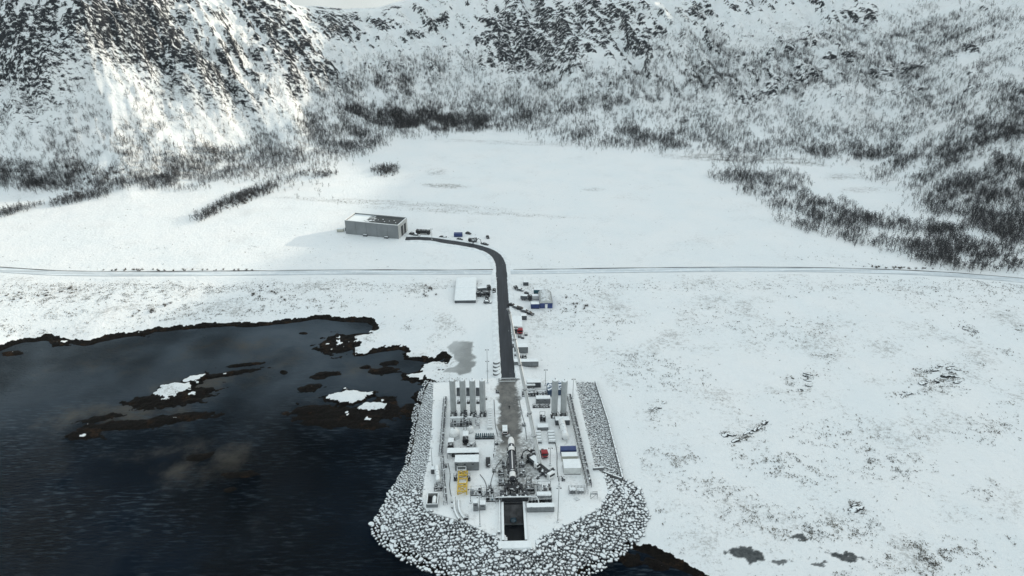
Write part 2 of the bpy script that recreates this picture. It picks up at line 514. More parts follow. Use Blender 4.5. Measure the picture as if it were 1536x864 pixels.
OUTCROPS = [(1410, 570, 36, 20, 0, 1), (1355, 592, 22, 5, 0, .7), (1125, 650, 28, 5, -30, 1), (1096, 652, 14, 3, 10, .8), (1210, 572, 10, 18, 20, .8), (1448, 492, 22, 7, 25, .8), (1284, 762, 16, 8, 0, .9), (985, 610, 16, 8, -20, .6), (955, 545, 30, 20, 0, .4), (1530, 494, 8, 6, 0, 1),
            (1370, 430, 130, 20, 14, .35), (1480, 425, 60, 16, 14, .5), (1155, 430, 14, 5, 0, .4), (1240, 790, 60, 26, 0, .3), (1400, 835, 70, 24, 0, .35), (1010, 690, 40, 14, 10, .35), (1075, 735, 50, 14, 10, .3), (1260, 650, 60, 20, 0, .2), (870, 470, 50, 25, 0, .35), (900, 430, 30, 18, 0, .3),
            (60, 440, 70, 10, -6, .5), (90, 470, 40, 7, -8, .5), (230, 462, 36, 5, -15, .6), (320, 435, 60, 8, 0, .45), (300, 460, 30, 6, 0, .5), (400, 440, 60, 16, 0, .4), (430, 455, 50, 6, -8, .5), (630, 435, 22, 10, 0, .6), (200, 430, 120, 10, 0, .3), (540, 425, 30, 4, 0, .5), (60, 500, 50, 8, 0, .3), (150, 445, 140, 9, -3, .5), (330, 470, 120, 7, -4, .45), (480, 455, 60, 10, 0, .4), (1080, 480, 60, 20, 0, .25), (1200, 500, 60, 20, 0, .3), (1000, 560, 50, 22, 10, .35), (1180, 700, 70, 20, 10, .3), (1330, 700, 60, 16, 0, .3), (1480, 640, 50, 20, 0, .25), (960, 770, 30, 20, 20, .35), (1150, 780, 60, 20, 10, .3)]
SLABS = [(1118, 832, 24, 11, 12, 1), (1266, 836, 28, 6, 12, 1), (1200, 806, 14, 5, 10, 1), (1170, 842, 14, 4, 5, .8), (1235, 845, 8, 4, 0, .8)]
MARSH = [(1110, 238, 105, 5, 2, .8), (1190, 243, 45, 3, 6, 1), (1060, 234, 60, 3, 0, .7), (670, 279, 30, 3, 3, .9), (655, 258, 14, 5, 0, .5), (890, 284, 14, 2, 0, .6), (800, 215, 140, 3, 2, .35), (590, 305, 150, 4, 3, .4), (700, 318, 140, 3, 3, .4), (1080, 265, 24, 4, 0, .4), (1270, 265, 30, 4, 0, .5), (1300, 285, 40, 4, 0, .35)]

# ------------------------------------------------------------------ ground sheet
py_rows = np.arange(1010, 205, -1.3)
yr = [float(G(768, p, 5.0)[1]) for p in py_rows]
yy = yr[-1]
while yy < 1010: yy += 1.1; yr.append(yy)
st = 1.6
while yy < 2300: yy += st; st *= 1.05; yr.append(yy)
yr = np.array(yr)
u_in = np.linspace(-1.03, 1.03, 760)
ex = []; uu = 1.03; st = .006
while uu < 2.7: uu += st; st *= 1.09; ex.append(uu)
us = np.concatenate([-np.array(ex[::-1]), u_in, np.array(ex)])
Wr = .75 * (yr * CP + 150 * SP)
GX = us[None, :] * Wr[:, None]; GY = np.repeat(yr[:, None], len(us), 1)
nr, nc = GX.shape
gx, gy = GX.ravel(), GY.ravel()
gz, gm, gsd = heights(gx, gy)
gpx, gpy = proj(gx, gy, gz)
GZ = gz.reshape(nr, nc)
# steepness
dzdy = np.gradient(GZ, axis=0) / np.gradient(GY, axis=0)
dzdx = np.gradient(GZ, axis=1) / np.gradient(GX, axis=1) - 0
slope = np.hypot(dzdx, dzdy).ravel()
conv = (GZ - (np.roll(GZ, 4, 0) + np.roll(GZ, -4, 0) + np.roll(GZ, 4, 1) + np.roll(GZ, -4, 1)) / 4).ravel()
rk = ellw(gpx, gpy, ROCKS)
n_mid = fbm(gx / 14, gy / 14, 4, .6, seed=51)
n_str = fbm((.62 * gx + .78 * gy) / 5, (.78 * gx - .62 * gy) / 22, 4, .6, seed=52)
leftf = sstep(330, 150, gpx - .25 * gpy) 
rock = gm * (.06 + .80 * np.clip(1.25 * (.55 * rk + .32 * (slope - .60) + .15 * np.clip(conv, -1, 1.5) + .50 * n_mid + .34 * n_str + .26 * leftf + .20 * leftf * sstep(120, 200, gpy)) - .02, 0, .74))
oc = ellw(gpx, gpy, OUTCROPS, .45)
n_oc = fbm((gx + .5 * gy) / 6, (gy - .35 * gx) / 2.2, 5, .62, seed=55)
rock = np.maximum(rock, (1 - gm) * .75 * sstep(.42, .66, .42 * oc + .62 * n_oc * (oc > .02) + .02))
marsh = ellw(gpx, gpy, MARSH, .5)
veg = (1 - gm) * np.clip(marsh * sstep(-.25, .25, fbm(gx / 16, gy / 5, 4, .6, seed=57)) + .0, 0, 1)
slab = ellw(gpx + 30 * fbm(gx / 4, gy / 4, 5, .6, seed=61), gpy + 14 * fbm(gx / 4, gy / 4, 5, .6, seed=62), SLABS, .12)
pond_d = np.full(gx.shape, -99.0)
pm = (np.abs(gx + 25) < 40) & (np.abs(gy - 255) < 50)
pond_d[pm] = sdist(gx[pm], gy[pm], POND) + 4.5 * fbm(gx[pm] / 8, gy[pm] / 8, 4, seed=63)
ice = np.maximum(slab, sstep(-.6, .6, pond_d))
kelp_line = .95 + .55 * fbm(gx / 3.2, gy / 3.2, 4, .6, seed=64) + .6 * fbm(gx / 16, gy / 16, 3, seed=65)
kelp = sstep(.12, -.12, gz - kelp_line) * (np.hypot(gx, gy) < 620)
fill = np.zeros(gx.shape)
pmk = (np.abs(gx) < 90) & (gy > 110) & (gy < 300)
di_all = np.full(gx.shape, 99.0); do_all = np.full(gx.shape, -99.0)
di_all[pmk] = -sdist(gx[pmk], gy[pmk], PLAT); do_all[pmk] = sdist(gx[pmk], gy[pmk], OUTR)
fill = sstep(-.3, .4, di_all) * sstep(-.8, .2, do_all) * (1 - (gpy < 574) * (gpx > 645))
# smooth snow on the ploughed track and the road banks
clean = np.zeros(gx.shape)
cm = (np.hypot(gx, gy) < 560)
dR = np.full(gx.shape, 99.0); dM = dR.copy(); dT = dR.copy()
dR[cm] = seg_dist(gx[cm], gy[cm], ROADC); dM[cm] = seg_dist(gx[cm], gy[cm], MAINC); dT[cm] = seg_dist(gx[cm], gy[cm], TRACK)
clean = np.maximum.reduce([sstep(13, 8, dR), sstep(7, 5, dM), sstep(4.2, 3, dT)])
clean = np.maximum(clean, sstep(-2, 2, sdist(gx, gy, GP([(640, 440), (745, 425), (748, 565), (712, 566), (712, 512), (690, 480)], 4.0))))
rock *= (1 - clean); veg *= (1 - clean)
valley = (1 - gm) * sstep(352, 366, gy) * (gpy < 402)
GZ = gz.reshape(nr, nc)

idx = np.arange(nr * nc).reshape(nr, nc)
quads = np.stack([idx[:-1, :-1], idx[:-1, 1:], idx[1:, 1:], idx[1:, :-1]], -1).reshape(-1, 4)

def ground_material():
    m, nt, b = node_mat('snowy_ground')
    geo = N(nt, 'ShaderNodeNewGeometry')
    pos = geo.outputs['Position']
    def att(n):
        a = N(nt, 'ShaderNodeAttribute'); a.attribute_name = n; return a.outputs['Fac']
    def noise(scale, det=6.0, rough=.6, vec=pos, sc=None):
        n = N(nt, 'ShaderNodeTexNoise', Scale=scale, Detail=det, Roughness=rough)
        if sc:
            mp = N(nt, 'ShaderNodeMapping'); mp.inputs['Scale'].default_value = sc
            mp.inputs['Rotation'].default_value = (0, 0, R(-32)); L(nt, vec, mp.inputs['Vector']); vec = mp.outputs[0]
        L(nt, vec, n.inputs['Vector']); return n.outputs['Fac']
    big = noise(.03); fine = noise(.55, 8.0, .7); tiny = noise(1.7, 6.0, .7)
    sn = mixc(nt, smooth_node(nt, big, .3, .7), (.79, .835, .855), (.83, .855, .865))
    # thin tufts and stones that poke through
    mtn = att('mountain')
    spots = math_node(nt, 'ADD', math_node(nt, 'MULTIPLY', fine, .6), math_node(nt, 'MULTIPLY', tiny, .4))
    patch = noise(.045, 4.0, .55)
    th = math_node(nt, 'SUBTRACT', spots, math_node(nt, 'MULTIPLY', math_node(nt, 'SUBTRACT', .62, patch), .55))
    tf = math_node(nt, 'MULTIPLY', smooth_node(nt, th, .475, .60), math_node(nt, 'SUBTRACT', math_node(nt, 'SUBTRACT', .66, att('clean')), math_node(nt, 'MULTIPLY', att('valley'), .46)), clamp=True)
    c = mixc(nt, math_node(nt, 'MULTIPLY', tf, .8), sn, (.27, .265, .25))
    v = math_node(nt, 'MULTIPLY', att('veg'), smooth_node(nt, fine, .38, .58))
    c = mixc(nt, v, c, (.15, .14, .125))
    # rock
    rn = noise(.36, 9.0, .74, sc=(.55, 1.25, .8)); rn2 = noise(2.0, 5.0)
    rf = math_node(nt, 'ADD', att('rock'), math_node(nt, 'MULTIPLY', math_node(nt, 'SUBTRACT', rn, .5), 2.0))
    rmask = smooth_node(nt, rf, .44, .62)
    rcol = mixc(nt, smooth_node(nt, rn2, .35, .65), (.007, .010, .016), (.040, .043, .048))
    c = mixc(nt, rmask, c, rcol)
    fm = math_node(nt, 'MULTIPLY', att('fill'), smooth_node(nt, math_node(nt, 'ADD', math_node(nt, 'SUBTRACT', .98, tiny), math_node(nt, 'MULTIPLY', att('front'), .06)), .42, .55))
    c = mixc(nt, fm, c, (.024, .026, .030))
    icol = mixc(nt, smooth_node(nt, big, .35, .65), (.27, .285, .285), (.52, .545, .555))
    im = att('ice')
    c = mixc(nt, im, c, icol)
    c = mixc(nt, att('slab'), c, mixc(nt, smooth_node(nt, fine, .35, .65), (.05, .058, .062), (.11, .12, .125)))
    kn = noise(1.1, 7.0, .75)
    kcol = mixc(nt, smooth_node(nt, kn, .35, .7), (.0014, .0013, .0013), mixc(nt, smooth_node(nt, noise(.16, 4.0), .52, .68), (.009, .0072, .0058), (.040, .023, .012)))
    kf = smooth_node(nt, math_node(nt, 'ADD', att('kelp'), math_node(nt, 'MULTIPLY', math_node(nt, 'SUBTRACT', kn, .5), .9)), .38, .56)
    c = mixc(nt, kf, c, kcol)
    L(nt, c, b.inputs['Base Color'])
    rg = nt.nodes.new('ShaderNodeMapRange'); L(nt, im, rg.inputs['Value'])
    rg.inputs['To Min'].default_value = .75; rg.inputs['To Max'].default_value = .3
    L(nt, rg.outputs[0], b.inputs['Roughness'])
    b.inputs['Specular IOR Level'].default_value = .06
    bp = N(nt, 'ShaderNodeBump', Strength=.8, Distance=.8)
    hsum = math_node(nt, 'ADD', fine, math_node(nt, 'MULTIPLY', rn, math_node(nt, 'ADD', math_node(nt, 'MULTIPLY', mtn, 2.0), .3)))
    L(nt, hsum, bp.inputs['Height'])
    L(nt, bp.outputs[0], b.inputs['Normal'])
    return m

gme = np_mesh('ground', np.stack([gx, gy, gz], 1), quads, ground_material(), True)
for nm, arr in (('rock', rock), ('veg', veg), ('ice', ice), ('kelp', kelp), ('fill', fill), ('front', sstep(700, 740, gpy)), ('clean', clean), ('valley', valley), ('slab', slab), ('mountain', gm)):
    a = gme.attributes.new(nm, 'FLOAT', 'POINT'); a.data.foreach_set('value', arr.astype(np.float32))
ground = bpy.data.objects.new('ground', gme); COL.objects.link(ground)
tag(ground, 'snow covered coastal plain rising into rocky snowy mountains', kind='structure')

def gpos(px, py, it=5):
    """point on the ground seen at picture position (px, py)"""
    z = 5.0
    for _ in range(it):
        p = G(px, py, z); z = ground_z(p[0], p[1])
    p = G(px, py, z); return np.array((p[0], p[1], z))

# ------------------------------------------------------------------ sea
def water_material():
    m, nt, b = node_mat('sea_water')
    geo = N(nt, 'ShaderNodeNewGeometry')
    a = N(nt, 'ShaderNodeAttribute'); a.attribute_name = 'shallow'
    n0 = N(nt, 'ShaderNodeTexNoise', Scale=.05, Detail=7.0, Roughness=.65)
    L(nt, geo.outputs['Position'], n0.inputs['Vector'])
    sh = math_node(nt, 'ADD', a.outputs['Fac'], math_node(nt, 'MULTIPLY', math_node(nt, 'SUBTRACT', n0.outputs['Fac'], .5), 2.6))
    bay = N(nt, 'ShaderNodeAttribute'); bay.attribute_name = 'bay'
    sheen = math_node(nt, 'ADD', bay.outputs['Fac'], math_node(nt, 'MULTIPLY', math_node(nt, 'SUBTRACT', n0.outputs['Fac'], .5), .5), clamp=True)
    deep = mixc(nt, sheen, (.0012, .0055, .0120), (.058, .076, .094))  # far bay paler: reflected brightness painted into the base colour
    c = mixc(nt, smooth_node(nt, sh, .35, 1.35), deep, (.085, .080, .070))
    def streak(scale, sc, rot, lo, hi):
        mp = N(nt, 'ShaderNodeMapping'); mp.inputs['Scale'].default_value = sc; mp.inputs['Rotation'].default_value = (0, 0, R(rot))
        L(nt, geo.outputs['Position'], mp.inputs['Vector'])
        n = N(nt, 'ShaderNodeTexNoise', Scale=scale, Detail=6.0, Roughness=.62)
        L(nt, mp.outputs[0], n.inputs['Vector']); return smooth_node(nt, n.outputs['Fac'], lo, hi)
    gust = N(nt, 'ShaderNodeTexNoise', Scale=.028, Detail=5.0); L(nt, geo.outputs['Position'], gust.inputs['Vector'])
    glint = math_node(nt, 'MULTIPLY', streak(.50, (.36, 1.8, 1), -24, .47, .70), smooth_node(nt, gust.outputs['Fac'], .34, .66))
    c = mixc(nt, math_node(nt, 'MULTIPLY', glint, .85), c, (.052, .072, .090))      # pale ripple glints painted into the base colour
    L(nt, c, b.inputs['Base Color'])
    b.inputs['Roughness'].default_value = .08
    b.inputs['IOR'].default_value = 1.333
    b.inputs['Specular IOR Level'].default_value = .05
    b.inputs['Specular Tint'].default_value = (.62, .82, 1.0, 1)
    def wave(scale, sc, rot, det=4.0):
        mp = N(nt, 'ShaderNodeMapping'); mp.inputs['Scale'].default_value = sc; mp.inputs['Rotation'].default_value = (0, 0, R(rot))
        L(nt, geo.outputs['Position'], mp.inputs['Vector'])
        n = N(nt, 'ShaderNodeTexNoise', Scale=scale, Detail=det, Roughness=.6)
        L(nt, mp.outputs[0], n.inputs['Vector']); return n.outputs['Fac']
    h = math_node(nt, 'ADD', wave(.30, (.5, 1.5, 1), 18), math_node(nt, 'MULTIPLY', wave(.95, (.45, 1.6, 1), 27, 5.0), 1.3))
    calm = N(nt, 'ShaderNodeTexNoise', Scale=.018, Detail=4.0); L(nt, geo.outputs['Position'], calm.inputs['Vector'])
    bp = N(nt, 'ShaderNodeBump', Distance=7.0)
    L(nt, math_node(nt, 'MULTIPLY', smooth_node(nt, calm.outputs['Fac'], .3, .65), 1.0), bp.inputs['Strength'])
    L(nt, h, bp.inputs['Height']); L(nt, bp.outputs[0], b.inputs['Normal'])
    return m
wx = np.concatenate([[-3000, -1500, -800, -500], np.arange(-400, 120, 3.0), [160, 260, 500, 1200, 2500]])
wy = np.concatenate([[-2500, -1200, -500, -100, 20, 90], np.arange(110, 330, 2.0), np.arange(334, 520, 8.0)])
WX, WY = np.meshgrid(wx, wy)
shal = np.zeros(WX.size)
for e in SHALLOWS:
    shal = np.maximum(shal, e[5] * np.exp(-1.3 * ell_r(WX.ravel(), WY.ravel(), e) ** 2))
wi = np.arange(WX.size).reshape(WX.shape)
wq = np.stack([wi[:-1, :-1], wi[:-1, 1:], wi[1:, 1:], wi[1:, :-1]], -1).reshape(-1, 4)
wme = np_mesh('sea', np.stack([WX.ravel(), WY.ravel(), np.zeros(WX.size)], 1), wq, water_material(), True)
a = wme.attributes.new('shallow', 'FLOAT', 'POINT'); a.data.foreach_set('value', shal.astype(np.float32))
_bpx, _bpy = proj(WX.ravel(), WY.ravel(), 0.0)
a = wme.attributes.new('bay', 'FLOAT', 'POINT'); a.data.foreach_set('value', (sstep(700, 500, _bpy + .06 * (_bpx - 300))).astype(np.float32))  # mask of the painted reflection, stronger up the bay
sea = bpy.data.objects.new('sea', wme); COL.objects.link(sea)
tag(sea, 'dark rippled bay water', kind='structure')

# ------------------------------------------------------------------ roads
def strip(name, pts, zs, half, m, dz=.0, prune=None):
    v = []; f = []
    n = len(pts)
    for i, p in enumerate(pts):
        a = np.asarray(pts[max(0, i - 1)]); b_ = np.asarray(pts[min(n - 1, i + 1)])
        t = (b_ - a) / np.linalg.norm(b_ - a); nn = np.array((-t[1], t[0]))
        h = half[i] if hasattr(half, '__len__') else half
        for s in (1, .33, -.33, -1): v.append((*(np.asarray(p) + nn * h * s), zs[i] + dz))
    for i in range(n - 1):
        for k in range(3): f.append((i * 4 + k, i * 4 + k + 1, i * 4 + 5 + k, i * 4 + 4 + k))
    mb = MB(); mb.add(v, f)
    return mb

def resample(pts, zs, step):
    P_ = np.array(pts); d = np.concatenate([[0], np.cumsum(np.linalg.norm(np.diff(P_, axis=0), axis=1))])
    t = np.arange(0, d[-1], step)
    return [np.array((np.interp(q, d, P_[:, 0]), np.interp(q, d, P_[:, 1]))) for q in t], list(np.interp(t, d, zs))

def asphalt(name, base, snowlo, snowhi, sx=1.0):
    m, nt, b = node_mat(name)
    geo = N(nt, 'ShaderNodeNewGeometry')
    n1 = N(nt, 'ShaderNodeTexNoise', Scale=.35, Detail=6.0, Roughness=.65); L(nt, geo.outputs['Position'], n1.inputs['Vector'])
    mp = N(nt, 'ShaderNodeMapping'); mp.inputs['Scale'].default_value = (1.2, .07, 1) if sx == 1.0 else (.03, 1.2, 1); L(nt, geo.outputs['Position'], mp.inputs['Vector'])
    n2 = N(nt, 'ShaderNodeTexNoise', Scale=.9, Detail=5.0); L(nt, mp.outputs[0], n2.inputs['Vector'])
    c = mixc(nt, smooth_node(nt, n2.outputs['Fac'], .35, .65), tuple(q * .8 for q in base), tuple(q * 1.25 for q in base))
    f = smooth_node(nt, math_node(nt, 'ADD', math_node(nt, 'MULTIPLY', n1.outputs['Fac'], .6), math_node(nt, 'MULTIPLY', n2.outputs['Fac'], .4)), snowlo, snowhi)
    c = mixc(nt, f, c, SNOW)
    L(nt, c, b.inputs['Base Color'])
    b.inputs['Roughness'].default_value = .5
    b.inputs['Specular IOR Level'].default_value = .22
    bp = N(nt, 'ShaderNodeBump', Strength=.3, Distance=.05); L(nt, n1.outputs['Fac'], bp.inputs['Height']); L(nt, bp.outputs[0], b.inputs['Normal'])
    return m
m_road = asphalt('cleared_asphalt', (.020, .024, .031), .62, .76)
m_main = asphalt('snowy_asphalt', (.56, .62, .66), .46, .70, 2.0)
rp, rz_ = resample(ROADC, ROADZ, 2.0)
_k0 = next(i for i, p in enumerate(rp) if p[1] > G(762, 572, 6)[1])
rp, rz_ = rp[_k0:], rz_[_k0:]
_half = [3.15 + .22 * float(pnoise(i * .21, .5)) + .28 * float(pnoise(i * .9, 7.5)) for i in range(len(rp))]
tag(strip('access_road', rp, rz_, _half, m_road, .05).build('access_road', m_road), 'cleared dark asphalt road from the launch pad to the hangar', kind='structure')
mp_, mz_ = resample(MAINC, MAINZ, 4.0)
cr = G(752, 409, 5.2)
for side, nm in ((-1, 'main_road_left'), (1, 'main_road_right')):
    sel = [(p, z) for p, z in zip(mp_, mz_) if (p[0] - cr[0]) * side > 2.9]
    tag(strip(nm, [s[0] for s in sel], [s[1] for s in sel], 2.9, m_main, .05).build(nm, m_main), 'snow dusted public road crossing the valley', kind='structure')
# bare gravel shoulder line of the public road
m_shoulder = mat('road_edge_gravel', (.07, .07, .07), .9, var=.5, scale=.3)
for side, nm in ((-1, 'road_shoulder_left'), (1, 'road_shoulder_right')):
    sel = []
    for i, p in enumerate(mp_):
        if (p[0] - cr[0]) * side < 4 : continue
        a = mp_[max(0, i - 1)]; b_ = mp_[min(len(mp_) - 1, i + 1)]; t = (b_ - a) / np.linalg.norm(b_ - a)
        sel.append(p + np.array((-t[1], t[0])) * 3.3)
    tag(strip(nm, sel, [5.15] * len(sel), [.42 + .40 * float(pnoise(i * .22, 3.3)) for i in range(len(sel))], m_shoulder, .09).build(nm, m_shoulder), 'thin bare gravel edge of the public road', kind='structure')

# ploughed snow banks beside the cleared road
m_bank = mat('ploughed_snow', (.76, .80, .82), .9, var=.10, scale=.35, dirt=.30)
for side, nm in ((1, 'snow_bank_left'), (-1, 'snow_bank_right')):
    v = []; f = []; n = len(rp)
    for i, p in enumerate(rp):
        a = rp[max(0, i - 1)]; b_ = rp[min(n - 1, i + 1)]; t_ = (b_ - a) / np.linalg.norm(b_ - a); nn = np.array((-t_[1], t_[0])) * side
        hgt = max(.08, .45 + .55 * float(pnoise(i * .33, 21.5 + side)) + .3 * float(pnoise(i * .9, 3.5 + side)))
        gap = 0.05 if abs(p[1] - cr[1]) < 6 else 1.0
        for off, hz_ in ((3.0 + .25 * float(pnoise(i * .8, 11.1 + side)), .01), (3.6, hgt * .8 * gap), (4.2, hgt * gap), (5.2, hgt * .3 * gap), (6.2, -.15)):
            v.append((*(p + nn * off), rz_[i] + .02 + hz_))
    for i in range(n - 1):
        for k in range(4): f.append((i * 5 + k, i * 5 + k + 1, i * 5 + 6 + k, i * 5 + 5 + k))
    tag(MB().add(v, f).build(nm, m_bank, None, True), 'ploughed snow bank beside the cleared road', kind='structure')
# ------------------------------------------------------------------ woods, shrubs, tufts
m_birch = mat('bare_birch_twigs', (.050, .050, .055), .85, var=.45, scale=.12, dirt=0)
m_bark = mat('birch_bark', (.13, .125, .12), .85, var=.5, scale=1.2)
m_shrub = mat('bare_willow_twigs', (.095, .082, .070), .85, var=.4, scale=.2, dirt=0)
m_tuft = mat('withered_heather', (.19, .18, .16), .9, var=.5, scale=.15, dirt=0)

def tree_arrays(seed, nb, h=5.0, twig=3, wid=.10, base=.28, spread=.42):
    r = np.random.default_rng(seed)
    tv = []; tf = []; cv = []; cf = []
    lean = r.normal(0, .06, 2)
    def axis(t): return np.array((lean[0] * h * t, lean[1] * h * t, h * t))
    if nb < 10:
        for a in (r.uniform(0, 3), ):
            for q in (0, 1.57):
                k = len(tv); s_ = np.array((math.cos(a + q), math.sin(a + q), 0)) * .11; tv += [axis(-.04) - s_, axis(-.04) + s_, axis(1.0)]; tf.append((k, k + 1, k + 2))
    for ring, (t, rad) in enumerate(((-.04, .14), (.5, .085), (1.0, .015)) if nb >= 10 else ()):
        for i in range(3):
            a = 2 * math.pi * i / 3; tv.append(axis(t) + np.array((math.cos(a) * rad, math.sin(a) * rad, 0)))
    for q in range(2 if nb >= 10 else 0):
        for i in range(3):
            j = (i + 1) % 3; A, B, C_, D_ = q * 3 + i, q * 3 + j, q * 3 + 3 + j, q * 3 + 3 + i
            tf += [(A, B, C_), (A, C_, D_)]
    for b in range(nb):
        t = base + (1 - base) * (b + r.random()) / nb * .95
        a = r.uniform(0, 2 * math.pi); ln = h * spread * (1.08 - t * .75) * r.uniform(.7, 1.2)
        p0 = axis(t); d = np.array((math.cos(a), math.sin(a), r.uniform(.5, 1.25))); d /= np.linalg.norm(d)
        def blade(p, d, ln, w):
            s = np.cross(d, r.normal(size=3)); s /= np.linalg.norm(s) + 1e-6
            k = len(cv); cv.extend([p - s * w, p + s * w, p + d * ln]); cf.append((k, k + 1, k + 2))
        blade(p0, d, ln, wid * .8)
        for _ in range(twig):
            q = p0 + d * ln * r.uniform(.3, .9); e = d + r.normal(0, .65, 3); e[2] = abs(e[2]) * .8; e /= np.linalg.norm(e)
            blade(q, e, ln * r.uniform(.4, .7), wid)
    return np.array(tv), np.array(tf), np.array(cv), np.array(cf)

gfx = np.where((gpx > -60) & (gpx < 1596) & (gpy > -40) & (gpy < 900), 1.0, 0.0)
woods = [(120, 262, 210, 22, 0, 1.0), (60, 264, 110, 18, 0, 1.7), (200, 240, 160, 30, 0, .6), (330, 240, 130, 26, -8, .9), (430, 205, 80, 45, 0, .7), (515, 190, 60, 38, 0, 1.8), (600, 182, 100, 20, 0, 1.5), (570, 140, 120, 30, 0, .65), (690, 182, 70, 14, 0, 1.0),
         (760, 165, 90, 26, 0, .6), (955, 206, 120, 14, 3, 1.5), (990, 190, 160, 30, 0, .85), (900, 158, 120, 18, -6, .7), (960, 130, 90, 20, -4, .45), (1060, 150, 90, 60, 0, .5), (1150, 195, 130, 38, 0, .75), (1290, 226, 90, 13, 2, 1.5), (1440, 220, 110, 14, -14, 1.5), (368, 297, 66, 8, -22, .9), (150, 291, 80, 6, -12, .8), (475, 263, 30, 5, 0, .8), (580, 258, 17, 8, 0, 1.0), (330, 315, 30, 3, -30, .7), (20, 318, 50, 5, -14, .5), (1250, 190, 160, 42, 0, .6),
         (1350, 160, 160, 50, -12, .6), (1440, 210, 110, 26, -22, 1.1), (1480, 270, 85, 48, 0, 1.1), (1510, 165, 60, 40, -22, .9), (1430, 290, 60, 30, 0, .8), (1490, 335, 80, 36, 0, .8), (1440, 100, 130, 40, -15, .35), (1180, 110, 130, 40, -20, .35),
         (1400, 255, 60, 16, 0, .8), (300, 170, 160, 50, 30, .35), (150, 200, 150, 60, 0, .5), (400, 150, 120, 50, 30, .35), (640, 110, 100, 30, 0, .3), (1050, 90, 80, 40, 0, .3), (1300, 90, 220, 50, -12, .3), (820, 130, 120, 30, 0, .35), (60, 180, 90, 60, 0, .4)]
groves = [(1140, 270, 62, 24, 10, 1.2), (1250, 322, 92, 20, 12, 1.2), (1345, 350, 110, 26, 12, .9), (1440, 384, 90, 20, 8, .8), (1230, 342, 60, 10, 12, .7), (1300, 362, 80, 10, 14, .6)]
wn1 = fbm(gx / 26, gy / 26, 4, .6, seed=71)
dens_w = gfx * ellw(gpx, gpy, woods, .55) * sstep(-.45, .35, wn1) * (1 - .75 * np.clip(rock, 0, 1))
dens_g = gfx * (ellw(gpx, gpy, groves, .3) > 0) * ellw(gpx, gpy, groves, .55) * sstep(-.45, .3, wn1) * sstep(-.75, .10, fbm(gx / 34, gy / 34, 3, seed=77))
inner = (np.abs(us) < 1.02)[None, :].repeat(nr, 0).ravel() & (clean < .3) & (kelp < .3)
def pick(dens, n, seed):
    p = dens * inner; p = p / p.sum()
    r = np.random.default_rng(seed)
    i = r.choice(len(p), size=n, replace=True, p=p)
    jx = r.uniform(-.9, .9, n); jy = r.uniform(-.9, .9, n)
    return np.stack([gx[i] + jx, gy[i] + jy, gz[i] - .1], 1)

def scatter_mesh(name, pts, variants, smin, smax, m, seed):
    r = np.random.default_rng(seed)
    VV = []; FF = []; off = 0
    which = r.integers(0, len(variants), len(pts))
    for k, (v, f) in enumerate(variants):
        P_ = pts[which == k]; n = len(P_)
        if n == 0: continue
        a = r.uniform(0, 2 * math.pi, n); s = r.uniform(smin, smax, n)
        sx = s * r.uniform(.8, 1.2, n)
        c, q = np.cos(a) * sx, np.sin(a) * sx
        X = v[None, :, 0] * c[:, None] - v[None, :, 1] * q[:, None] + P_[:, 0:1]
        Y = v[None, :, 0] * q[:, None] + v[None, :, 1] * c[:, None] + P_[:, 1:2]
        Z = v[None, :, 2] * s[:, None] + P_[:, 2:3]
        VV.append(np.stack([X, Y, Z], -1).reshape(-1, 3))
        FF.append((f[None] + (np.arange(n) * len(v))[:, None, None]).reshape(-1, f.shape[1]) + off)
        off += n * len(v)
    return np_mesh(name, np.concatenate(VV), np.concatenate(FF), m)

def joined(t):
    return np.concatenate([t[0], t[2]]), np.concatenate([t[1], t[3] + len(t[0])])
far_var = [joined(tree_arrays(s, 6, 3.9, 2, .13, base=.12, spread=.55)) for s in range(5)]
wood_pts = pick(dens_w, 44000, 1)
grove_pts = pick(dens_g, 4200, 2)
# the nearest of the grove trees are trees of their own
gpp = np.stack(proj(grove_pts[:, 0], grove_pts[:, 1], grove_pts[:, 2]), 1)
vis = (gpp[:, 0] > 5) & (gpp[:, 0] < 1531)
order = np.argsort(-(gpp[:, 1] + np.where(vis, 0, -9999)))
own = order[:210]; rest = np.setdiff1d(np.arange(len(grove_pts)), own)
wood = bpy.data.objects.new('birch_forest', scatter_mesh('birch_forest', np.concatenate([wood_pts, grove_pts[rest]]), far_var, .55, 1.25, m_birch, 5)); COL.objects.link(wood)
tag(wood, 'bare grey birch woods covering the lower mountain slopes', kind='stuff')

near_var = []
for s in range(6):
    t = tree_arrays(100 + s, 13, 5.0, 4, .11)
    near_var.append((np_mesh('trunk', t[0], t[1], m_bark), np_mesh('crown', t[2], t[3], m_birch)))
for i in own:
    x, y, z = grove_pts[i]; px, py = gpp[i]
    lab = ('bare birch at the far right picture edge above the public road' if px > 1490 else 'bare birch near the right end of the public road, left of the picture edge' if px > 1430 else
           'bare birch in the middle of the grove above the public road' if px > 1370 else 'bare birch at the left end of the grove above the public road' if px > 1300 else 'bare birch in the long thicket on the right of the snowfield')
    t = thing('birch_tree', lab, 'tree', (x, y, z), random.uniform(0, 6.28), 'bare birches of the valley groves')
    sc = random.uniform(.7, 1.15); t.scale = (sc * random.uniform(.85, 1.15), sc, sc)
    a, b_ = near_var[random.randrange(6)]
    for nm, me in (('trunk', a), ('crown', b_)):
        o = bpy.data.objects.new(nm, me); COL.objects.link(o); o.parent = t

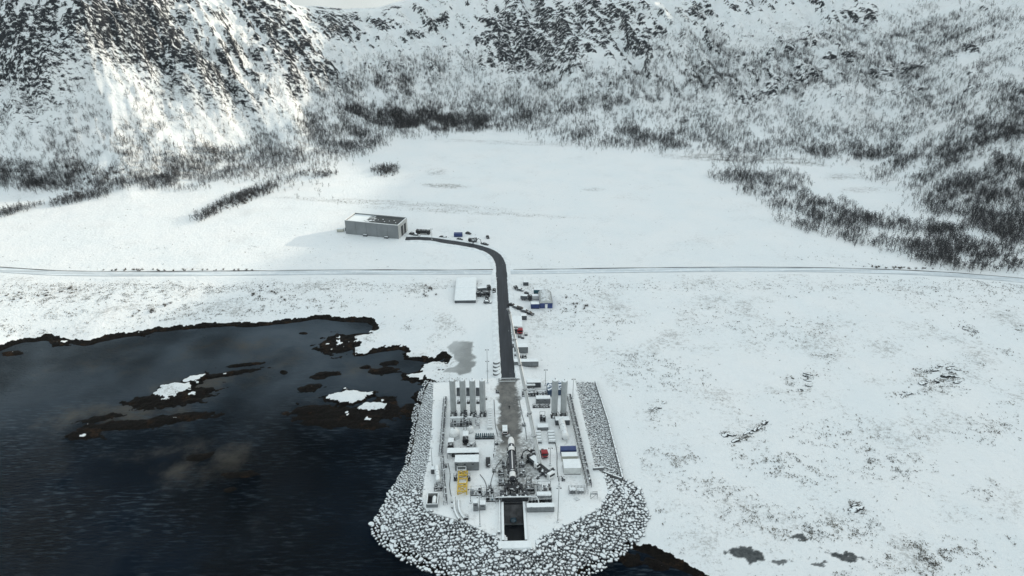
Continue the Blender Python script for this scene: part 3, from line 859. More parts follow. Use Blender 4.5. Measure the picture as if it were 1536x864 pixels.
# shrubs
def shrub_arrays(seed, n=26, h=1.7):
    r = np.random.default_rng(seed); v = []; f = []
    for i in range(n):
        a = r.uniform(0, 2 * math.pi); p = np.array((*r.normal(0, .35, 2), -.1))
        d = np.array((math.cos(a) * r.uniform(.1, .8), math.sin(a) * r.uniform(.1, .8), 1.0)); d /= np.linalg.norm(d)
        ln = h * r.uniform(.5, 1.15)
        s = np.cross(d, r.normal(size=3)); s /= np.linalg.norm(s)
        k = len(v); v += [p - s * .09, p + s * .09, p + d * ln]; f.append((k, k + 1, k + 2))
        for _ in range(2):
            q = p + d * ln * r.uniform(.35, .8); e = d + r.normal(0, .5, 3); e /= np.linalg.norm(e); s = np.cross(e, r.normal(size=3)); s /= np.linalg.norm(s)
            k = len(v); v += [q - s * .07, q + s * .07, q + e * ln * .5]; f.append((k, k + 1, k + 2))
    return np.array(v), np.array(f)
shrub_me = [np_mesh('willow_shrub', *shrub_arrays(200 + s), m_shrub) for s in range(5)]
sh_beds = [((368, 298, 62, 9, -22), 44, 'bare shrub in the thicket strip left of the hangar'), ((140, 293, 70, 5, -12), 22, 'bare shrub in the strip below the left mountain foot'), ((475, 263, 28, 5, 0), 10, 'bare shrub in the small dark patch above the hangar'),
           ((580, 258, 17, 8, 0), 14, 'bare shrub in the round clump on the snowfield'), ((260, 405, 130, 1.6, 0), 34, 'bare shrub along the left stretch of the public road'), ((1330, 401, 75, 1.5, 2), 26, 'bare shrub along the right stretch of the public road'),
           ((640, 436, 16, 9, 0), 10, 'bare shrub on the shore bank left of the snow covered flat roof'), ((862, 455, 22, 16, 0), 14, 'bare shrub on the snow right of the blue hall'), ((60, 440, 60, 7, -6), 20, 'bare shrub on the dark bank above the left shore'), ((230, 460, 36, 4, -14), 10, 'bare shrub on the small rise above the shore'),
           ((400, 438, 50, 10, 0), 16, 'bare shrub on the bank between road and bay')]
for (cx, cy, rx, ry, rot), n, lab in sh_beds:
    for _ in range(n):
        a = random.uniform(0, 6.283); r = math.sqrt(random.random()); u, w = rx * r * math.cos(a), ry * r * math.sin(a)
        c, s = math.cos(R(rot)), math.sin(R(rot))
        p = G(cx + u * c - w * s, cy + u * s + w * c, 5.2); z = ground_z(p[0], p[1])
        o = bpy.data.objects.new('willow_shrub', random.choice(shrub_me)); COL.objects.link(o)
        o.location = (p[0], p[1], z); o.rotation_euler = (0, 0, random.uniform(0, 6.28)); q = random.uniform(.55, 1.1) * (1.2 if cy < 330 else .7); o.scale = (q * 1.1, q * 1.1, q)
        tag(o, lab, 'shrub', lab.replace('bare shrub', 'shrubs'))

# withered tufts and small stones poking through the snow
def tuft_arrays(seed):
    r = np.random.default_rng(seed); v = []; f = []
    for i in range(5):
        a = r.uniform(0, 6.28); c = np.array((math.cos(a) * .22, math.sin(a) * .22, 0)) * r.random()
        d = np.array((math.cos(a) * .35, math.sin(a) * .35, r.uniform(.25, .5))); s = np.array((-math.sin(a), math.cos(a), 0)) * r.uniform(.14, .3)
        k = len(v); v += [c - s - (0, 0, .05), c + s - (0, 0, .05), c + d]; f.append((k, k + 1, k + 2))
    return np.array(v), np.array(f)
tn = fbm(gx / 22, gy / 16, 4, .6, seed=81); tn2 = fbm(gx / 6, gy / 4, 3, .6, seed=82)
beds = ellw(gpx, gpy, OUTCROPS, .6)
low = (1 - gm) * (gsd > 6) * (fill < .1) * (di_all > .5) * (1 - ice) * gfx
nearw = sstep(330, 480, gpy)
dens_t = low * (.002 + .9 * beds * sstep(-.1, .35, tn2) + .65 * nearw * sstep(.12, .6, tn) * sstep(.0, .4, tn2) + .5 * marsh + .10 * sstep(.25, .6, tn) + .28 * sstep(440, 425, gpy) * sstep(420, 440, gpy))
dens_t *= np.where((gpx < 740) & (gpy > 425), 1.9, 1.0)
tp = pick(dens_t, 26000, 9)
tscale = [tuft_arrays(300 + s) for s in range(6)]
tu = bpy.data.objects.new('heather_tufts', scatter_mesh('heather_tufts', tp, tscale, .28, 1.1, m_tuft, 12)); COL.objects.link(tu)
tag(tu, 'withered heather and grass tufts poking through the snow', kind='stuff')

# ------------------------------------------------------------------ stone slope round the launch pad
def stone_mesh_arrays(seed):
    r = np.random.default_rng(seed)
    bm = bmesh.new(); bmesh.ops.create_icosphere(bm, subdivisions=2, radius=1.0)
    v = np.array([p.co[:] for p in bm.verts]); f = np.array([[q.index for q in fc.verts] for fc in bm.faces]); bm.free()
    for _ in range(9):                                        # flat broken faces
        n = r.normal(size=3); n /= np.linalg.norm(n); d = r.uniform(.55, .85)
        e = v @ n - d
        v -= np.where(e > 0, e, 0)[:, None] * n
    v *= np.array((1.15, .95, .72)) * r.uniform(.9, 1.1, 3)
    v += r.normal(0, .02, v.shape)
    return v, f
m_stone = mat('snow_capped_stone', (.19, .20, .215), .85, var=.5, scale=.9, snow=.76)
st_var = [stone_mesh_arrays(400 + s) for s in range(9)]
LINE = GP([(640, 572), (628, 622), (617, 680), (613, 706)], 3.0)   # narrow gap with a cable on the left slope
def stone_points(sp, cond):
    xs = np.arange(-75, 75, sp); ys = np.arange(118, 270, sp * .9)
    X, Y = np.meshgrid(xs, ys); X = X + (np.arange(len(ys)) % 2)[:, None] * sp * .5
    X = X.ravel(); Y = Y.ravel()
    X = X + rng.uniform(-.28, .28, X.shape) * sp; Y = Y + rng.uniform(-.28, .28, Y.shape) * sp
    di = -sdist(X, Y, PLAT); do = sdist(X, Y, OUTR)
    z, _, _ = heights(X, Y)
    ppx, ppy = proj(X, Y, z)
    m = (di > rng.uniform(-.5, .4, X.shape)) & (do > -.9) & cond(ppx, ppy) & (ppy < 885) & (ppx > 540) & (ppx < 985)
    m &= seg_dist(X, Y, LINE) > .7
    m &= seg_dist(X, Y, WALLR) > .9
    m &= ~((ppy < 572) & (ppx > 640))
    return X[m], Y[m], z[m], ppx[m], ppy[m]
front = lambda a, b: (b > 705 + .0 * a) & ~((a < 640) & (b < 735)) & ~((a > 880) & (b < 712))
A = stone_points(1.18, front)
B = stone_points(.80, lambda a, b: ~front(a, b))
keepB = rng.random(len(B[0])) < np.where(B[3] > 800, .55, .9)
SX = np.concatenate([A[0], B[0][keepB]]); SY = np.concatenate([A[1], B[1][keepB]]); SZ = np.concatenate([A[2], B[2][keepB]])
PX_ = np.concatenate([A[3], B[3][keepB]]); PY_ = np.concatenate([A[4], B[4][keepB]])
rad = np.concatenate([np.clip(rng.lognormal(-.50, .26, len(A[0])), .34, 1.05), rng.uniform(.28, .55, keepB.sum())])
riprap = thing('stone_breakwater', 'snow capped boulder slope wrapped round the launch pad', 'breakwater', G(776, 812, PADZ))
rinv = Matrix.Translation(riprap.location).inverted()
score = rad * ppm(PY_, 3.0) * ((PY_ < 858) & (PX_ > 550)) 
own_s = np.argsort(-score)[:300]; rest_s = np.setdiff1d(np.arange(len(SX)), own_s)
st_me = [np_mesh('stone', v, f, m_stone) for v, f in st_var]
def stone_mat(i):
    e = Matrix.Rotation(rng.uniform(0, 6.28), 4, 'Z') @ Matrix.Rotation(rng.normal(0, .28), 4, 'X') @ Matrix.Rotation(rng.normal(0, .28), 4, 'Y')
    s = rad[i]
    return Matrix.Translation((SX[i], SY[i], SZ[i] + .22 * s)) @ e @ Matrix.Diagonal((s * rng.uniform(.85, 1.2), s * rng.uniform(.85, 1.1), s * rng.uniform(.85, 1.15), 1))
for i in own_s:
    o = bpy.data.objects.new('stone', st_me[int(rng.integers(9))]); COL.objects.link(o); o.parent = riprap
    o.matrix_local = rinv @ stone_mat(i)
VV = []; FF = []; off = 0
low_var = []
for s in range(9):
    r_ = np.random.default_rng(400 + s); bm = bmesh.new(); bmesh.ops.create_icosphere(bm, subdivisions=1, radius=1.0)
    v = np.array([p.co[:] for p in bm.verts]) * (1.15, .95, .72); f = np.array([[q.index for q in fc.verts] for fc in bm.faces]); bm.free()
    n = len(v) // 2
    v = v * r_.uniform(.78, 1.12, (len(v), 1)); low_var.append((v, f))
for i in rest_s:
    v, f = low_var[int(rng.integers(9))]
    M_ = np.array(rinv @ stone_mat(i))
    VV.append(v @ M_[:3, :3].T + M_[:3, 3]); FF.append(f + off); off += len(v)
rest_o = bpy.data.objects.new('smaller_stones', np_mesh('smaller_stones', np.concatenate(VV), np.concatenate(FF), m_stone)); COL.objects.link(rest_o); rest_o.parent = riprap
rest_o['kind'] = 'stuff'

# rock ledges standing out of the snow on the right
m_ledge = mat('dark_ledge_rock', (.022, .025, .029), .9, var=.5, scale=.6, snow=.38)
ledge_me = [np_mesh('ledge', v, f, m_ledge) for v, f in st_var[:5]]
for cx, cy, n, sx, sy, ang, r0, lab in ((1412, 566, 16, 34, 17, -8, 1.0, 'large broken rock outcrop on the right snowfield'), (1352, 592, 5, 20, 4, 0, .7, 'small rock ledge left of the large outcrop'), (1126, 647, 10, 28, 2.5, -30, .75, 'long narrow rock ledge slanting across the snow right of the pad'), (1094, 653, 4, 13, 2, 12, .6, 'short rock ledge left of the long slanting one'), (1211, 571, 7, 5, 17, 22, .7, 'upright string of rocks between the two ledges'), (1452, 494, 6, 20, 5, 25, .9, 'rock ledge near the public road on the right'), (1284, 762, 4, 9, 5, 0, .9, 'dark boulder group above the dark puddles'), (985, 610, 5, 12, 5, -20, .55, 'small rocks on the snow right of the barrier')):
    c0 = G(cx, cy, 5.0); c0[2] = ground_z(c0[0], c0[1]); t = thing('rock_outcrop', lab, 'rock', c0)
    for k in range(n):
        a = random.uniform(0, 6.283); r = math.sqrt(random.random()); u, w = sx * r * math.cos(a), sy * r * math.sin(a)
        p = G(cx + u * math.cos(R(ang)) - w * math.sin(R(ang)), cy + u * math.sin(R(ang)) + w * math.cos(R(ang)), 5.0); z = ground_z(p[0], p[1])
        o = bpy.data.objects.new('ledge', ledge_me[k % len(ledge_me)]); COL.objects.link(o); o.parent = t
        s = r0 * random.uniform(.6, 1.5)
        o.location = (p[0] - c0[0], p[1] - c0[1], z - c0[2] + .05 * s); o.rotation_euler = (random.gauss(0, .12), random.gauss(0, .12), R(-ang) + random.gauss(0, .3)); o.scale = (s * random.uniform(1.4, 2.6), s, s * random.uniform(.6, 1.0))
# ------------------------------------------------------------------ launch pad
_o = G(772, 811, PADZ); _e = G(762, 562, PADZ)
PYAW = math.atan2(-(_e[0] - _o[0]), _e[1] - _o[1])
def pl(px, py, z=PADZ): return tuple(float(c) for c in G(px, py, z))
def to_local(p, o, yaw):
    dx, dy = p[0] - o[0], p[1] - o[1]
    return (dx * math.cos(yaw) + dy * math.sin(yaw), -dx * math.sin(yaw) + dy * math.cos(yaw))

m_steel = mat('galvanised_steel', (.26, .27, .285), .5, .3, var=.2, scale=1.0, snow=.15)
m_dsteel = mat('dark_steel', (.040, .044, .052), .55, .2, var=.3, scale=1.2, snow=.04)
m_black = mat('black_machine_paint', (.014, .016, .020), .5, var=.3, snow=.03)
m_white = mat('white_paint', (.74, .76, .76), .45, var=.08, scale=.6, snow=.3, dirt=.12)
m_tank = mat('pale_tank_paint', (.40, .425, .43), .45, var=.10, scale=.35, snow=.45, dirt=.10)
m_snowbox = mat('white_container_paint', (.66, .68, .67), .55, var=.12, scale=.5, snow=.9)
m_blue = mat('blue_container_paint', (.026, .050, .17), .5, var=.25, scale=.6)
m_bluesnow = mat('blue_panel_paint', (.018, .055, .12), .5, var=.25, scale=.6, snow=.15)
m_teal = mat('teal_container_paint', (.02, .10, .13), .5, var=.25, scale=.6, snow=.4)
m_beige = mat('beige_container_paint', (.50, .50, .44), .55, var=.12, scale=.6, snow=.9)
m_grey = mat('grey_box_paint', (.17, .185, .195), .55, var=.15, scale=.5, snow=.75)
m_dgrey = mat('dark_grey_box_paint', (.075, .085, .095), .55, var=.2, scale=.6, snow=.55)
m_red = mat('red_cab_paint', (.30, .012, .02), .4, var=.15, scale=1.0)
m_yellow = mat('yellow_frame_paint', (.60, .41, .06), .5, var=.15, scale=1.0)
m_conc = mat('pale_concrete', (.33, .34, .34), .85, var=.25, scale=.5, snow=.9)
m_dconc = mat('sooty_concrete', (.020, .023, .029), .85, var=.5, scale=.35)
m_glass = mat('dark_window_glass', (.012, .015, .02), .12, var=.1, dirt=0)
m_rubber = mat('tyre_rubber', (.018, .018, .02), .9, var=.2)
m_pale = mat('pale_steel_pipe', (.62, .65, .66), .45, var=.1, scale=.8, snow=.5)
m_shell = mat('white_rocket_paint', (.80, .80, .79), .4, var=.05, scale=.4, dirt=.05)
m_carbon = mat('dark_rocket_carbon', (.030, .034, .045), .4, var=.3, scale=.5)
m_snowcap = mat('packed_snow', SNOW, .85, var=.05, scale=.8, dirt=.03)
m_tealcyl = mat('teal_gas_bottle', (.02, .085, .11), .4, var=.3, scale=.8, snow=.15)

TR = [(757.6, 753.6), (788, 753.6), (788.4, 811), (757.2, 811)]
tw = (788 - 757.4) / ppm(785); tfar = to_local(G(772, 753.6, PADZ), _o, PYAW)[1]
hx = tw / 2

def pad_material():
    m, nt, b = node_mat('launch_pad_surface')
    tc = N(nt, 'ShaderNodeTexCoord'); sp = N(nt, 'ShaderNodeSeparateXYZ'); L(nt, tc.outputs['Object'], sp.inputs[0])
    def noise(s, d=5.0, r=.6):
        n = N(nt, 'ShaderNodeTexNoise', Scale=s, Detail=d, Roughness=r); L(nt, tc.outputs['Object'], n.inputs['Vector']); return n.outputs['Fac']
    nb = noise(.16, 7.0, .65); nf = noise(.9, 6.0, .7)
    X, Y = sp.outputs['X'], sp.outputs['Y']
    def band(lo, hi, v, soft):
        a = smooth_node(nt, v, lo - soft, lo + soft); c = smooth_node(nt, v, hi - soft, hi + soft)
        return math_node(nt, 'MULTIPLY', a, math_node(nt, 'SUBTRACT', 1.0, c))
    wob = math_node(nt, 'MULTIPLY', math_node(nt, 'SUBTRACT', nb, .5), 9.0)
    Xw = math_node(nt, 'ADD', X, wob)
    lane = math_node(nt, 'MULTIPLY', band(-4.6, 4.2, Xw, 1.0), band(44, 140, Y, 4))
    work = math_node(nt, 'MULTIPLY', band(-6.0, 8.5, Xw, 1.6), band(18, 52, Y, 4))
    f = math_node(nt, 'MAXIMUM', lane, math_node(nt, 'MULTIPLY', work, math_node(nt, 'MULTIPLY', smooth_node(nt, nf, .30, .62), .85)))
    f = math_node(nt, 'MULTIPLY', f, smooth_node(nt, nb, .28, .42))
    scuff = math_node(nt, 'MULTIPLY', smooth_node(nt, math_node(nt, 'ADD', math_node(nt, 'MULTIPLY', nf, .5), math_node(nt, 'MULTIPLY', nb, .5)), .50, .66), .34)
    f = math_node(nt, 'MAXIMUM', f, scuff)
    con = mixc(nt, smooth_node(nt, nb, .35, .65), (.075, .076, .075), (.18, .177, .165))
    sn = mixc(nt, smooth_node(nt, noise(.08), .35, .65), (.77, .81, .825), (.84, .86, .865))
    L(nt, mixc(nt, f, sn, con), b.inputs['Base Color'])
    b.inputs['Roughness'].default_value = .65
    bp = N(nt, 'ShaderNodeBump', Strength=.5, Distance=.25); L(nt, nf, bp.inputs['Height']); L(nt, bp.outputs[0], b.inputs['Normal'])
    return m
from mathutils.geometry import tessellate_polygon
outer = [Vector((*to_local(p, _o, PYAW), 0)) for p in PLAT]
hole = [Vector((-hx, .15, 0)), Vector((hx, .15, 0)), Vector((hx, tfar, 0)), Vector((-hx, tfar, 0))]
tris = tessellate_polygon([outer, hole])
mbp = MB(); allv = outer + hole
mbp.add(allv, [tuple(t) for t in tris])
n0 = len(outer)
mbp.add([(v.x, v.y, 0) for v in outer] + [(v.x * 1.003, v.y, -.9) for v in outer], [(i, (i + 1) % n0, (i + 1) % n0 + n0, i + n0) for i in range(n0)])
pad = mbp.build('launch_pad', pad_material()); pad.location = tuple(_o); pad.rotation_euler = (0, 0, PYAW)
tag(pad, 'snow covered concrete launch pad with trampled grey lane', kind='structure')

# flame trench
t = thing('flame_trench', 'deep dark concrete flame trench at the front of the pad', 'trench', _o, PYAW)
DEP = 5.6
for nm, b_ in (('side_wall', (-hx - .32, tfar / 2, -DEP, .62, tfar, DEP + .22)), ('side_wall', (hx + .32, tfar / 2, -DEP, .62, tfar, DEP + .22))):
    w = MB().box(*b_).build(nm, m_dconc, t)
    MB().box(b_[0], b_[1], .224, .8, tfar, .22, bev=.06).build('coping', m_conc, w)
MB().box(0, tfar + .4, -DEP, tw + 1.2, .75, DEP + .2).build('back_wall', m_dconc, t)
fw = MB().box(0, -.18, -DEP, tw + 1.2, .6, DEP + .05).build('front_wall', m_dconc, t)
MB().box(0, tfar / 2, -DEP - .3, tw + 1.2, tfar, .3).build('floor', m_dconc, t)
mw, nt_, bw_ = node_mat('standing_water'); bw_.inputs['Base Color'].default_value = (.004, .007, .011, 1); bw_.inputs['Roughness'].default_value = .25; bw_.inputs['Specular IOR Level'].default_value = .15
_nn = N(nt_, 'ShaderNodeTexNoise', Scale=2.0); _bb = N(nt_, 'ShaderNodeBump', Strength=.2, Distance=.1); L(nt_, _nn.outputs['Fac'], _bb.inputs['Height']); L(nt_, _bb.outputs[0], bw_.inputs['Normal'])
_fy = lambda py: to_local(G(772, py, PADZ - DEP), _o, PYAW)[1]
MB().box(0, _fy(788) / 2, -DEP + .004, tw - .04, _fy(788), .06).build('sump_water', mw, t)
MB().extrude_x([(tfar * .74, -DEP), (tfar - .05, -DEP), (tfar - .05, -.9), (tfar * .94, -1.6), (tfar * .84, -3.6)], -hx * .96, hx * .96).build('flame_deflector', mat('scorched_steel', (.06, .062, .066), .45, .5, var=.5, scale=.6), t)
MB().lathe([(0.05, .0), (1.2, .0), (1.0, .25), (.5, .42), (.05, .5)], 14, (0, tfar * .78, -DEP + 1.4)).build('ice_patch', mat('blue_ice', (.045, .095, .13), .3, var=.5), t)
MB().box(0, (_fy(788) + _fy(776)) / 2, -DEP + .004, tw - .1, _fy(776) - _fy(788), .3).build('pale_ledge', mat('pale_ledge_concrete', (.13, .15, .16), .6, var=.4, scale=.5), t)  # paler band across the trench floor
s_ = MB().box(0, -1.9, .004, 10.4, 2.9, .5, bev=.08).build('concrete_slab', m_snowcap); s_.location = tuple(_o); s_.rotation_euler = (0, 0, PYAW)
tag(s_, 'snow covered slab at the lip of the flame trench', 'slab')

# ------------------------------------------------------------------ generic builders
def snow_slab(x0, x1, y0, y1, z, h, seed=0, amp=.3):
    """uneven snow layer: a grid with rounded rim"""
    nx = max(3, int((x1 - x0) / .9)); ny = max(3, int((y1 - y0) / .9)); v = []; f = []
    for j in range(ny + 1):
        for i in range(nx + 1):
            ed = 1.0 if 0 < i < nx and 0 < j < ny else 0.25
            x = x0 + (x1 - x0) * i / nx; y = y0 + (y1 - y0) * j / ny
            v.append((x, y, z + h * ed * (1 + amp * float(pnoise(x * .5 + seed, y * .5)))))
    for j in range(ny):
        for i in range(nx):
            a = j * (nx + 1) + i; f.append((a, a + 1, a + nx + 2, a + nx + 1))
    n = len(v); ring = [i for i in range(nx + 1)] + [(j + 1) * (nx + 1) - 1 for j in range(1, ny + 1)] + [ny * (nx + 1) + i for i in range(nx - 1, -1, -1)] + [j * (nx + 1) for j in range(ny - 1, 0, -1)]
    v += [(v[i][0], v[i][1], z) for i in ring]; k = len(ring)
    f += [(ring[i], n + i, n + (i + 1) % k, ring[(i + 1) % k]) for i in range(k)]
    return MB().add(v, f)

def container(label, x0, x1, yb, d, h, body, z=PADZ, rz=None, snow=.14, group=None, cat='container', name='shipping_container', end=False, w=None):
    w = w or (x1 - x0) / ppm(yb, z)
    loc = pl((x0 + x1) / 2, yb, z); rz = PYAW if rz is None else rz
    t = thing(name, label, cat, loc, rz, group)
    mb = MB(); z0, z1 = .18, h - .12
    def corr(p, q, nrm):
        ln = math.hypot(q[0] - p[0], q[1] - p[1]); n = max(4, int(ln / .42)); pts = []
        for i in range(n):
            for u, o in ((0, 0), (.35, 0), (.5, -.07), (.85, -.07)):
                s = min(1, (i + u) / n); pts.append((p[0] + (q[0] - p[0]) * s + nrm[0] * o, p[1] + (q[1] - p[1]) * s + nrm[1] * o))
        pts.append(q); k = len(pts)
        mb.add([(a, b, z0) for a, b in pts] + [(a, b, z1) for a, b in pts], [(i, i + 1, i + 1 + k, i + k) for i in range(k - 1)])
    e = .06
    corr((-w / 2 + e, e), (w / 2 - e, e), (0, -1)); corr((w / 2 - e, e), (w / 2 - e, d - e), (1, 0)); corr((w / 2 - e, d - e), (-w / 2 + e, d - e), (0, 1)); corr((-w / 2 + e, d - e), (-w / 2 + e, e), (-1, 0))
    mb.build('corrugated_wall', body, t)
    MB().box(0, d / 2, h - .12, w - .02, d - .02, .1).build('roof_sheet', body, t)
    MB().box(0, d / 2, 0, w - .02, d - .02, .18).build('base_frame', m_dsteel, t)
    for sx in (-1, 1):
        for yy_ in (.08, d - .08): MB().box(sx * (w / 2 - .07), yy_, 0.004, .2, .2, h).build('corner_post', body, t)
    if end:
        for sx in (-1, 1):
            dd = MB().box(sx * w * .24, -.03, .22, w * .44, .05, h - .45).build('door', body, t)
            for q in (-.3, .3): MB().cyl((sx * w * .24 + q * w * .3, -.09, .3), (sx * w * .24 + q * w * .3, -.09, h - .35), .03, n=5).build('lock_rod', m_steel, dd)
    else:
        for q in (.27, .73):
            dd = MB().box(w / 2 + .03, d * q, .22, .05, d * .42, h - .45).build('door', body, t)
            MB().cyl((w / 2 + .09, d * q, .3), (w / 2 + .09, d * q, h - .35), .03, n=5).build('lock_rod', m_steel, dd)
    if snow: snow_slab(-w / 2 + .03, w / 2 - .03, .03, d - .03, h - .019, snow, seed=x0).build('roof_snow', m_snowcap, t, True)
    return t

def cabinet(label, x0, x1, yb, d, h, body, z=PADZ, name='equipment_cabinet', cat='cabinet', vents=True, snow=.12, rz=None, group=None):
    w = (x1 - x0) / ppm(yb, z)
    t = thing(name, label, cat, pl((x0 + x1) / 2, yb, z), PYAW if rz is None else rz, group)
    MB().box(0, d / 2, 0, w * .96, d * .96, .16).build('plinth', m_dsteel, t)
    MB().box(0, d / 2, .164, w, d, h - .16, bev=.05).build('housing', body, t)
    nd = max(1, int(w / 1.3))
    for i in range(nd):
        x = -w / 2 + w * (i + .5) / nd
        dd = MB().box(x, -.02, .32, w / nd * .86, .05, h - .55).build('door', body, t)
        MB().box(x + w / nd * .34, -.06, h * .5, .06, .05, .3).build('handle', m_dsteel, dd)
        if vents and i % 2 == 0: MB().box(x, -.065, h * .68, w / nd * .5, .04, h * .14).build('vent', m_dsteel, t)
    if snow: snow_slab(-w / 2 + .04, w / 2 - .04, .04, d - .04, h + .004, snow, seed=x0).build('roof_snow', m_snowcap, t, True)
    return t

def tank_v(label, px, py, h, r, group=None, mm_=None):
    mm_ = mm_ or m_tank
    t = thing('storage_tank', label, 'tank', pl(px, py), PYAW, group)
    z0 = 1.6
    MB().lathe([(.05, z0 - .35), (r * .6, z0 - .25), (r * .93, z0 + .05), (r, z0 + .4), (r, h - .7), (r * .93, h - .3), (r * .6, h - .05), (.05, h)], 24).build('shell', mm_, t, True)
    for a in range(4):
        x, y = r * .82 * math.cos(math.pi / 4 + a * math.pi / 2), r * .82 * math.sin(math.pi / 4 + a * math.pi / 2)
        MB().box(x, y, 0, .28, .28, z0 + .5).build('leg', m_dsteel, t)
    MB().box(0, 0, -.02, r * 2.3, r * 2.3, .25).build('base_plate', m_dsteel, t)
    MB().lathe([(r + .05, z0 + .35), (r + .05, z0 + .75)], 24).build('lower_band', m_dsteel, t)
    lad = MB()
    for sx in (-.22, .22): lad.cyl((sx + r * .1, -r - .22, .4), (sx + r * .1, -r - .22, h + .3), .04, n=5)
    for k in range(int(h / .6)): lad.cyl((-.22 + r * .1, -r - .22, .6 + k * .6), (.22 + r * .1, -r - .22, .6 + k * .6), .025, n=4)
    lad.build('ladder', m_tank, t)
    MB().cyl((0, 0, h - .1), (0, 0, h + .45), .16).build('vent_pipe', m_steel, t)
    MB().tube([(r * .6, -r * .5, .6), (r * 1.25, -r * .9, .6), (r * 1.25, -r * .9, 2.6), (r * .8, -r * .5, 3.0)], .09).build('feed_pipe', m_steel, t)
    MB().box(-r * .3, -r - .25, .35, .7, .4, .9, bev=.04).build('valve_box', m_white, t)
    return t

def tank_h(label, p0, p1, r, zc, name='horizontal_tank', cat='tank', body=None, z=PADZ, saddle=None, group=None):
    a, b_ = np.array(pl(*p0, z)), np.array(pl(*p1, z)); ln = float(np.linalg.norm(b_ - a)); yaw = math.atan2(-(b_[0] - a[0]), b_[1] - a[1])
    body = body or m_white
    t = thing(name, label, cat, a, yaw, group)
    MB().lathe([(.05, 0), (r * .55, .06), (r * .88, .3), (r, .7), (r, ln - .7), (r * .88, ln - .3), (r * .55, ln - .06), (.05, ln)], 20, (0, 0, zc), 'y').build('shell', body, t, True)
    for q in (.2, .8): MB().box(0, ln * q, 0, r * 1.7, .4, zc - r * .55).build('saddle', saddle or m_dgrey, t)
    MB().cyl((0, ln * .5, zc + r * .9), (0, ln * .5, zc + r + .35), .3).build('manway', body, t)
    for q in (.3, .65): MB().lathe([(r + .03, ln * q), (r + .03, ln * q + .12)], 20, (0, 0, zc), 'y').build('strap', m_steel, t)
    MB().tube([(r * .3, .2, zc - r * .6), (r * .3, -.4, zc - r * .6), (r * .3, -.4, .1)], .08).build('outlet_pipe', m_steel, t)
    return t

def skid(label, x0, x1, yb, d, h, seed, name='equipment_skid', cat='equipment', mats=None, z=PADZ):
    r = random.Random(seed); w = (x1 - x0) / ppm(yb, z)
    t = thing(name, label, cat, pl((x0 + x1) / 2, yb, z), PYAW)
    mats = mats or (m_dsteel, m_steel, m_grey, m_black)
    fr = MB()
    for y in (.1, d - .1): fr.beam((-w / 2, y, .15), (w / 2, y, .15), .2)
    for x in (-w / 2 + .1, 0, w / 2 - .1): fr.beam((x, .1, .15), (x, d - .1, .15), .16)
    fr.build('base_frame', m_dsteel, t)
    for sx in (-1, 1):
        for y in (.15, d - .15): MB().beam((sx * (w / 2 - .1), y, .25), (sx * (w / 2 - .1), y, h), .12).build('post', m_dsteel, t)
    for y in (.15, d - .15): MB().beam((-w / 2 + .1, y, h), (w / 2 - .1, y, h), .1).build('top_rail', m_steel, t)
    n = max(2, int(w / 1.1))
    for i in range(n):
        x = -w / 2 + w * (i + .5) / n; k = r.random(); mm_ = r.choice(mats); yy_ = r.uniform(.3, .7) * d
        if k < .4: MB().cyl((x, yy_, .26), (x, yy_, h * r.uniform(.5, 1.0)), min(.45, w / n * .38), n=12).build('vessel', mm_, t, True)
        elif k < .75: MB().box(x, yy_, .255, w / n * .75, d * .5, h * r.uniform(.4, .85), bev=.04).build('housing', mm_, t)
        else: MB().cyl((x, .15, h * .5), (x, d - .15, h * .5), .28, n=10).build('pump', mm_, t, True)
    MB().tube([(-w / 2, d * .3, h * .6), (0, d * .25, h * .75), (w / 2, d * .3, h * .75), (w / 2 + .2, d * .3, .2)], .08).build('pipe', m_pale, t)
    return t

def mast(label, px, py, h, z=PADZ, heads=2, group='floodlight masts', name='light_mast'):
    t = thing(name, label, 'light mast', pl(px, py, z), PYAW, group)
    MB().box(0, 0, -.05, .8, .8, .35, bev=.04).build('footing', m_conc, t)
    MB().cyl((0, 0, .3), (0, 0, h), .13, .07, 8).build('pole', m_steel, t)
    MB().beam((-.7, 0, h - .15), (.7, 0, h - .15), .1).build('crossarm', m_steel, t)
    for sx in (-.6, .6)[:heads]: MB().box(sx, -.15, h - .35, .4, .25, .35, bev=.03).build('floodlight', m_dsteel, t)
    MB().box(.0, -.2, 1.0, .3, .2, .5).build('switch_box', m_grey, t)
    return t

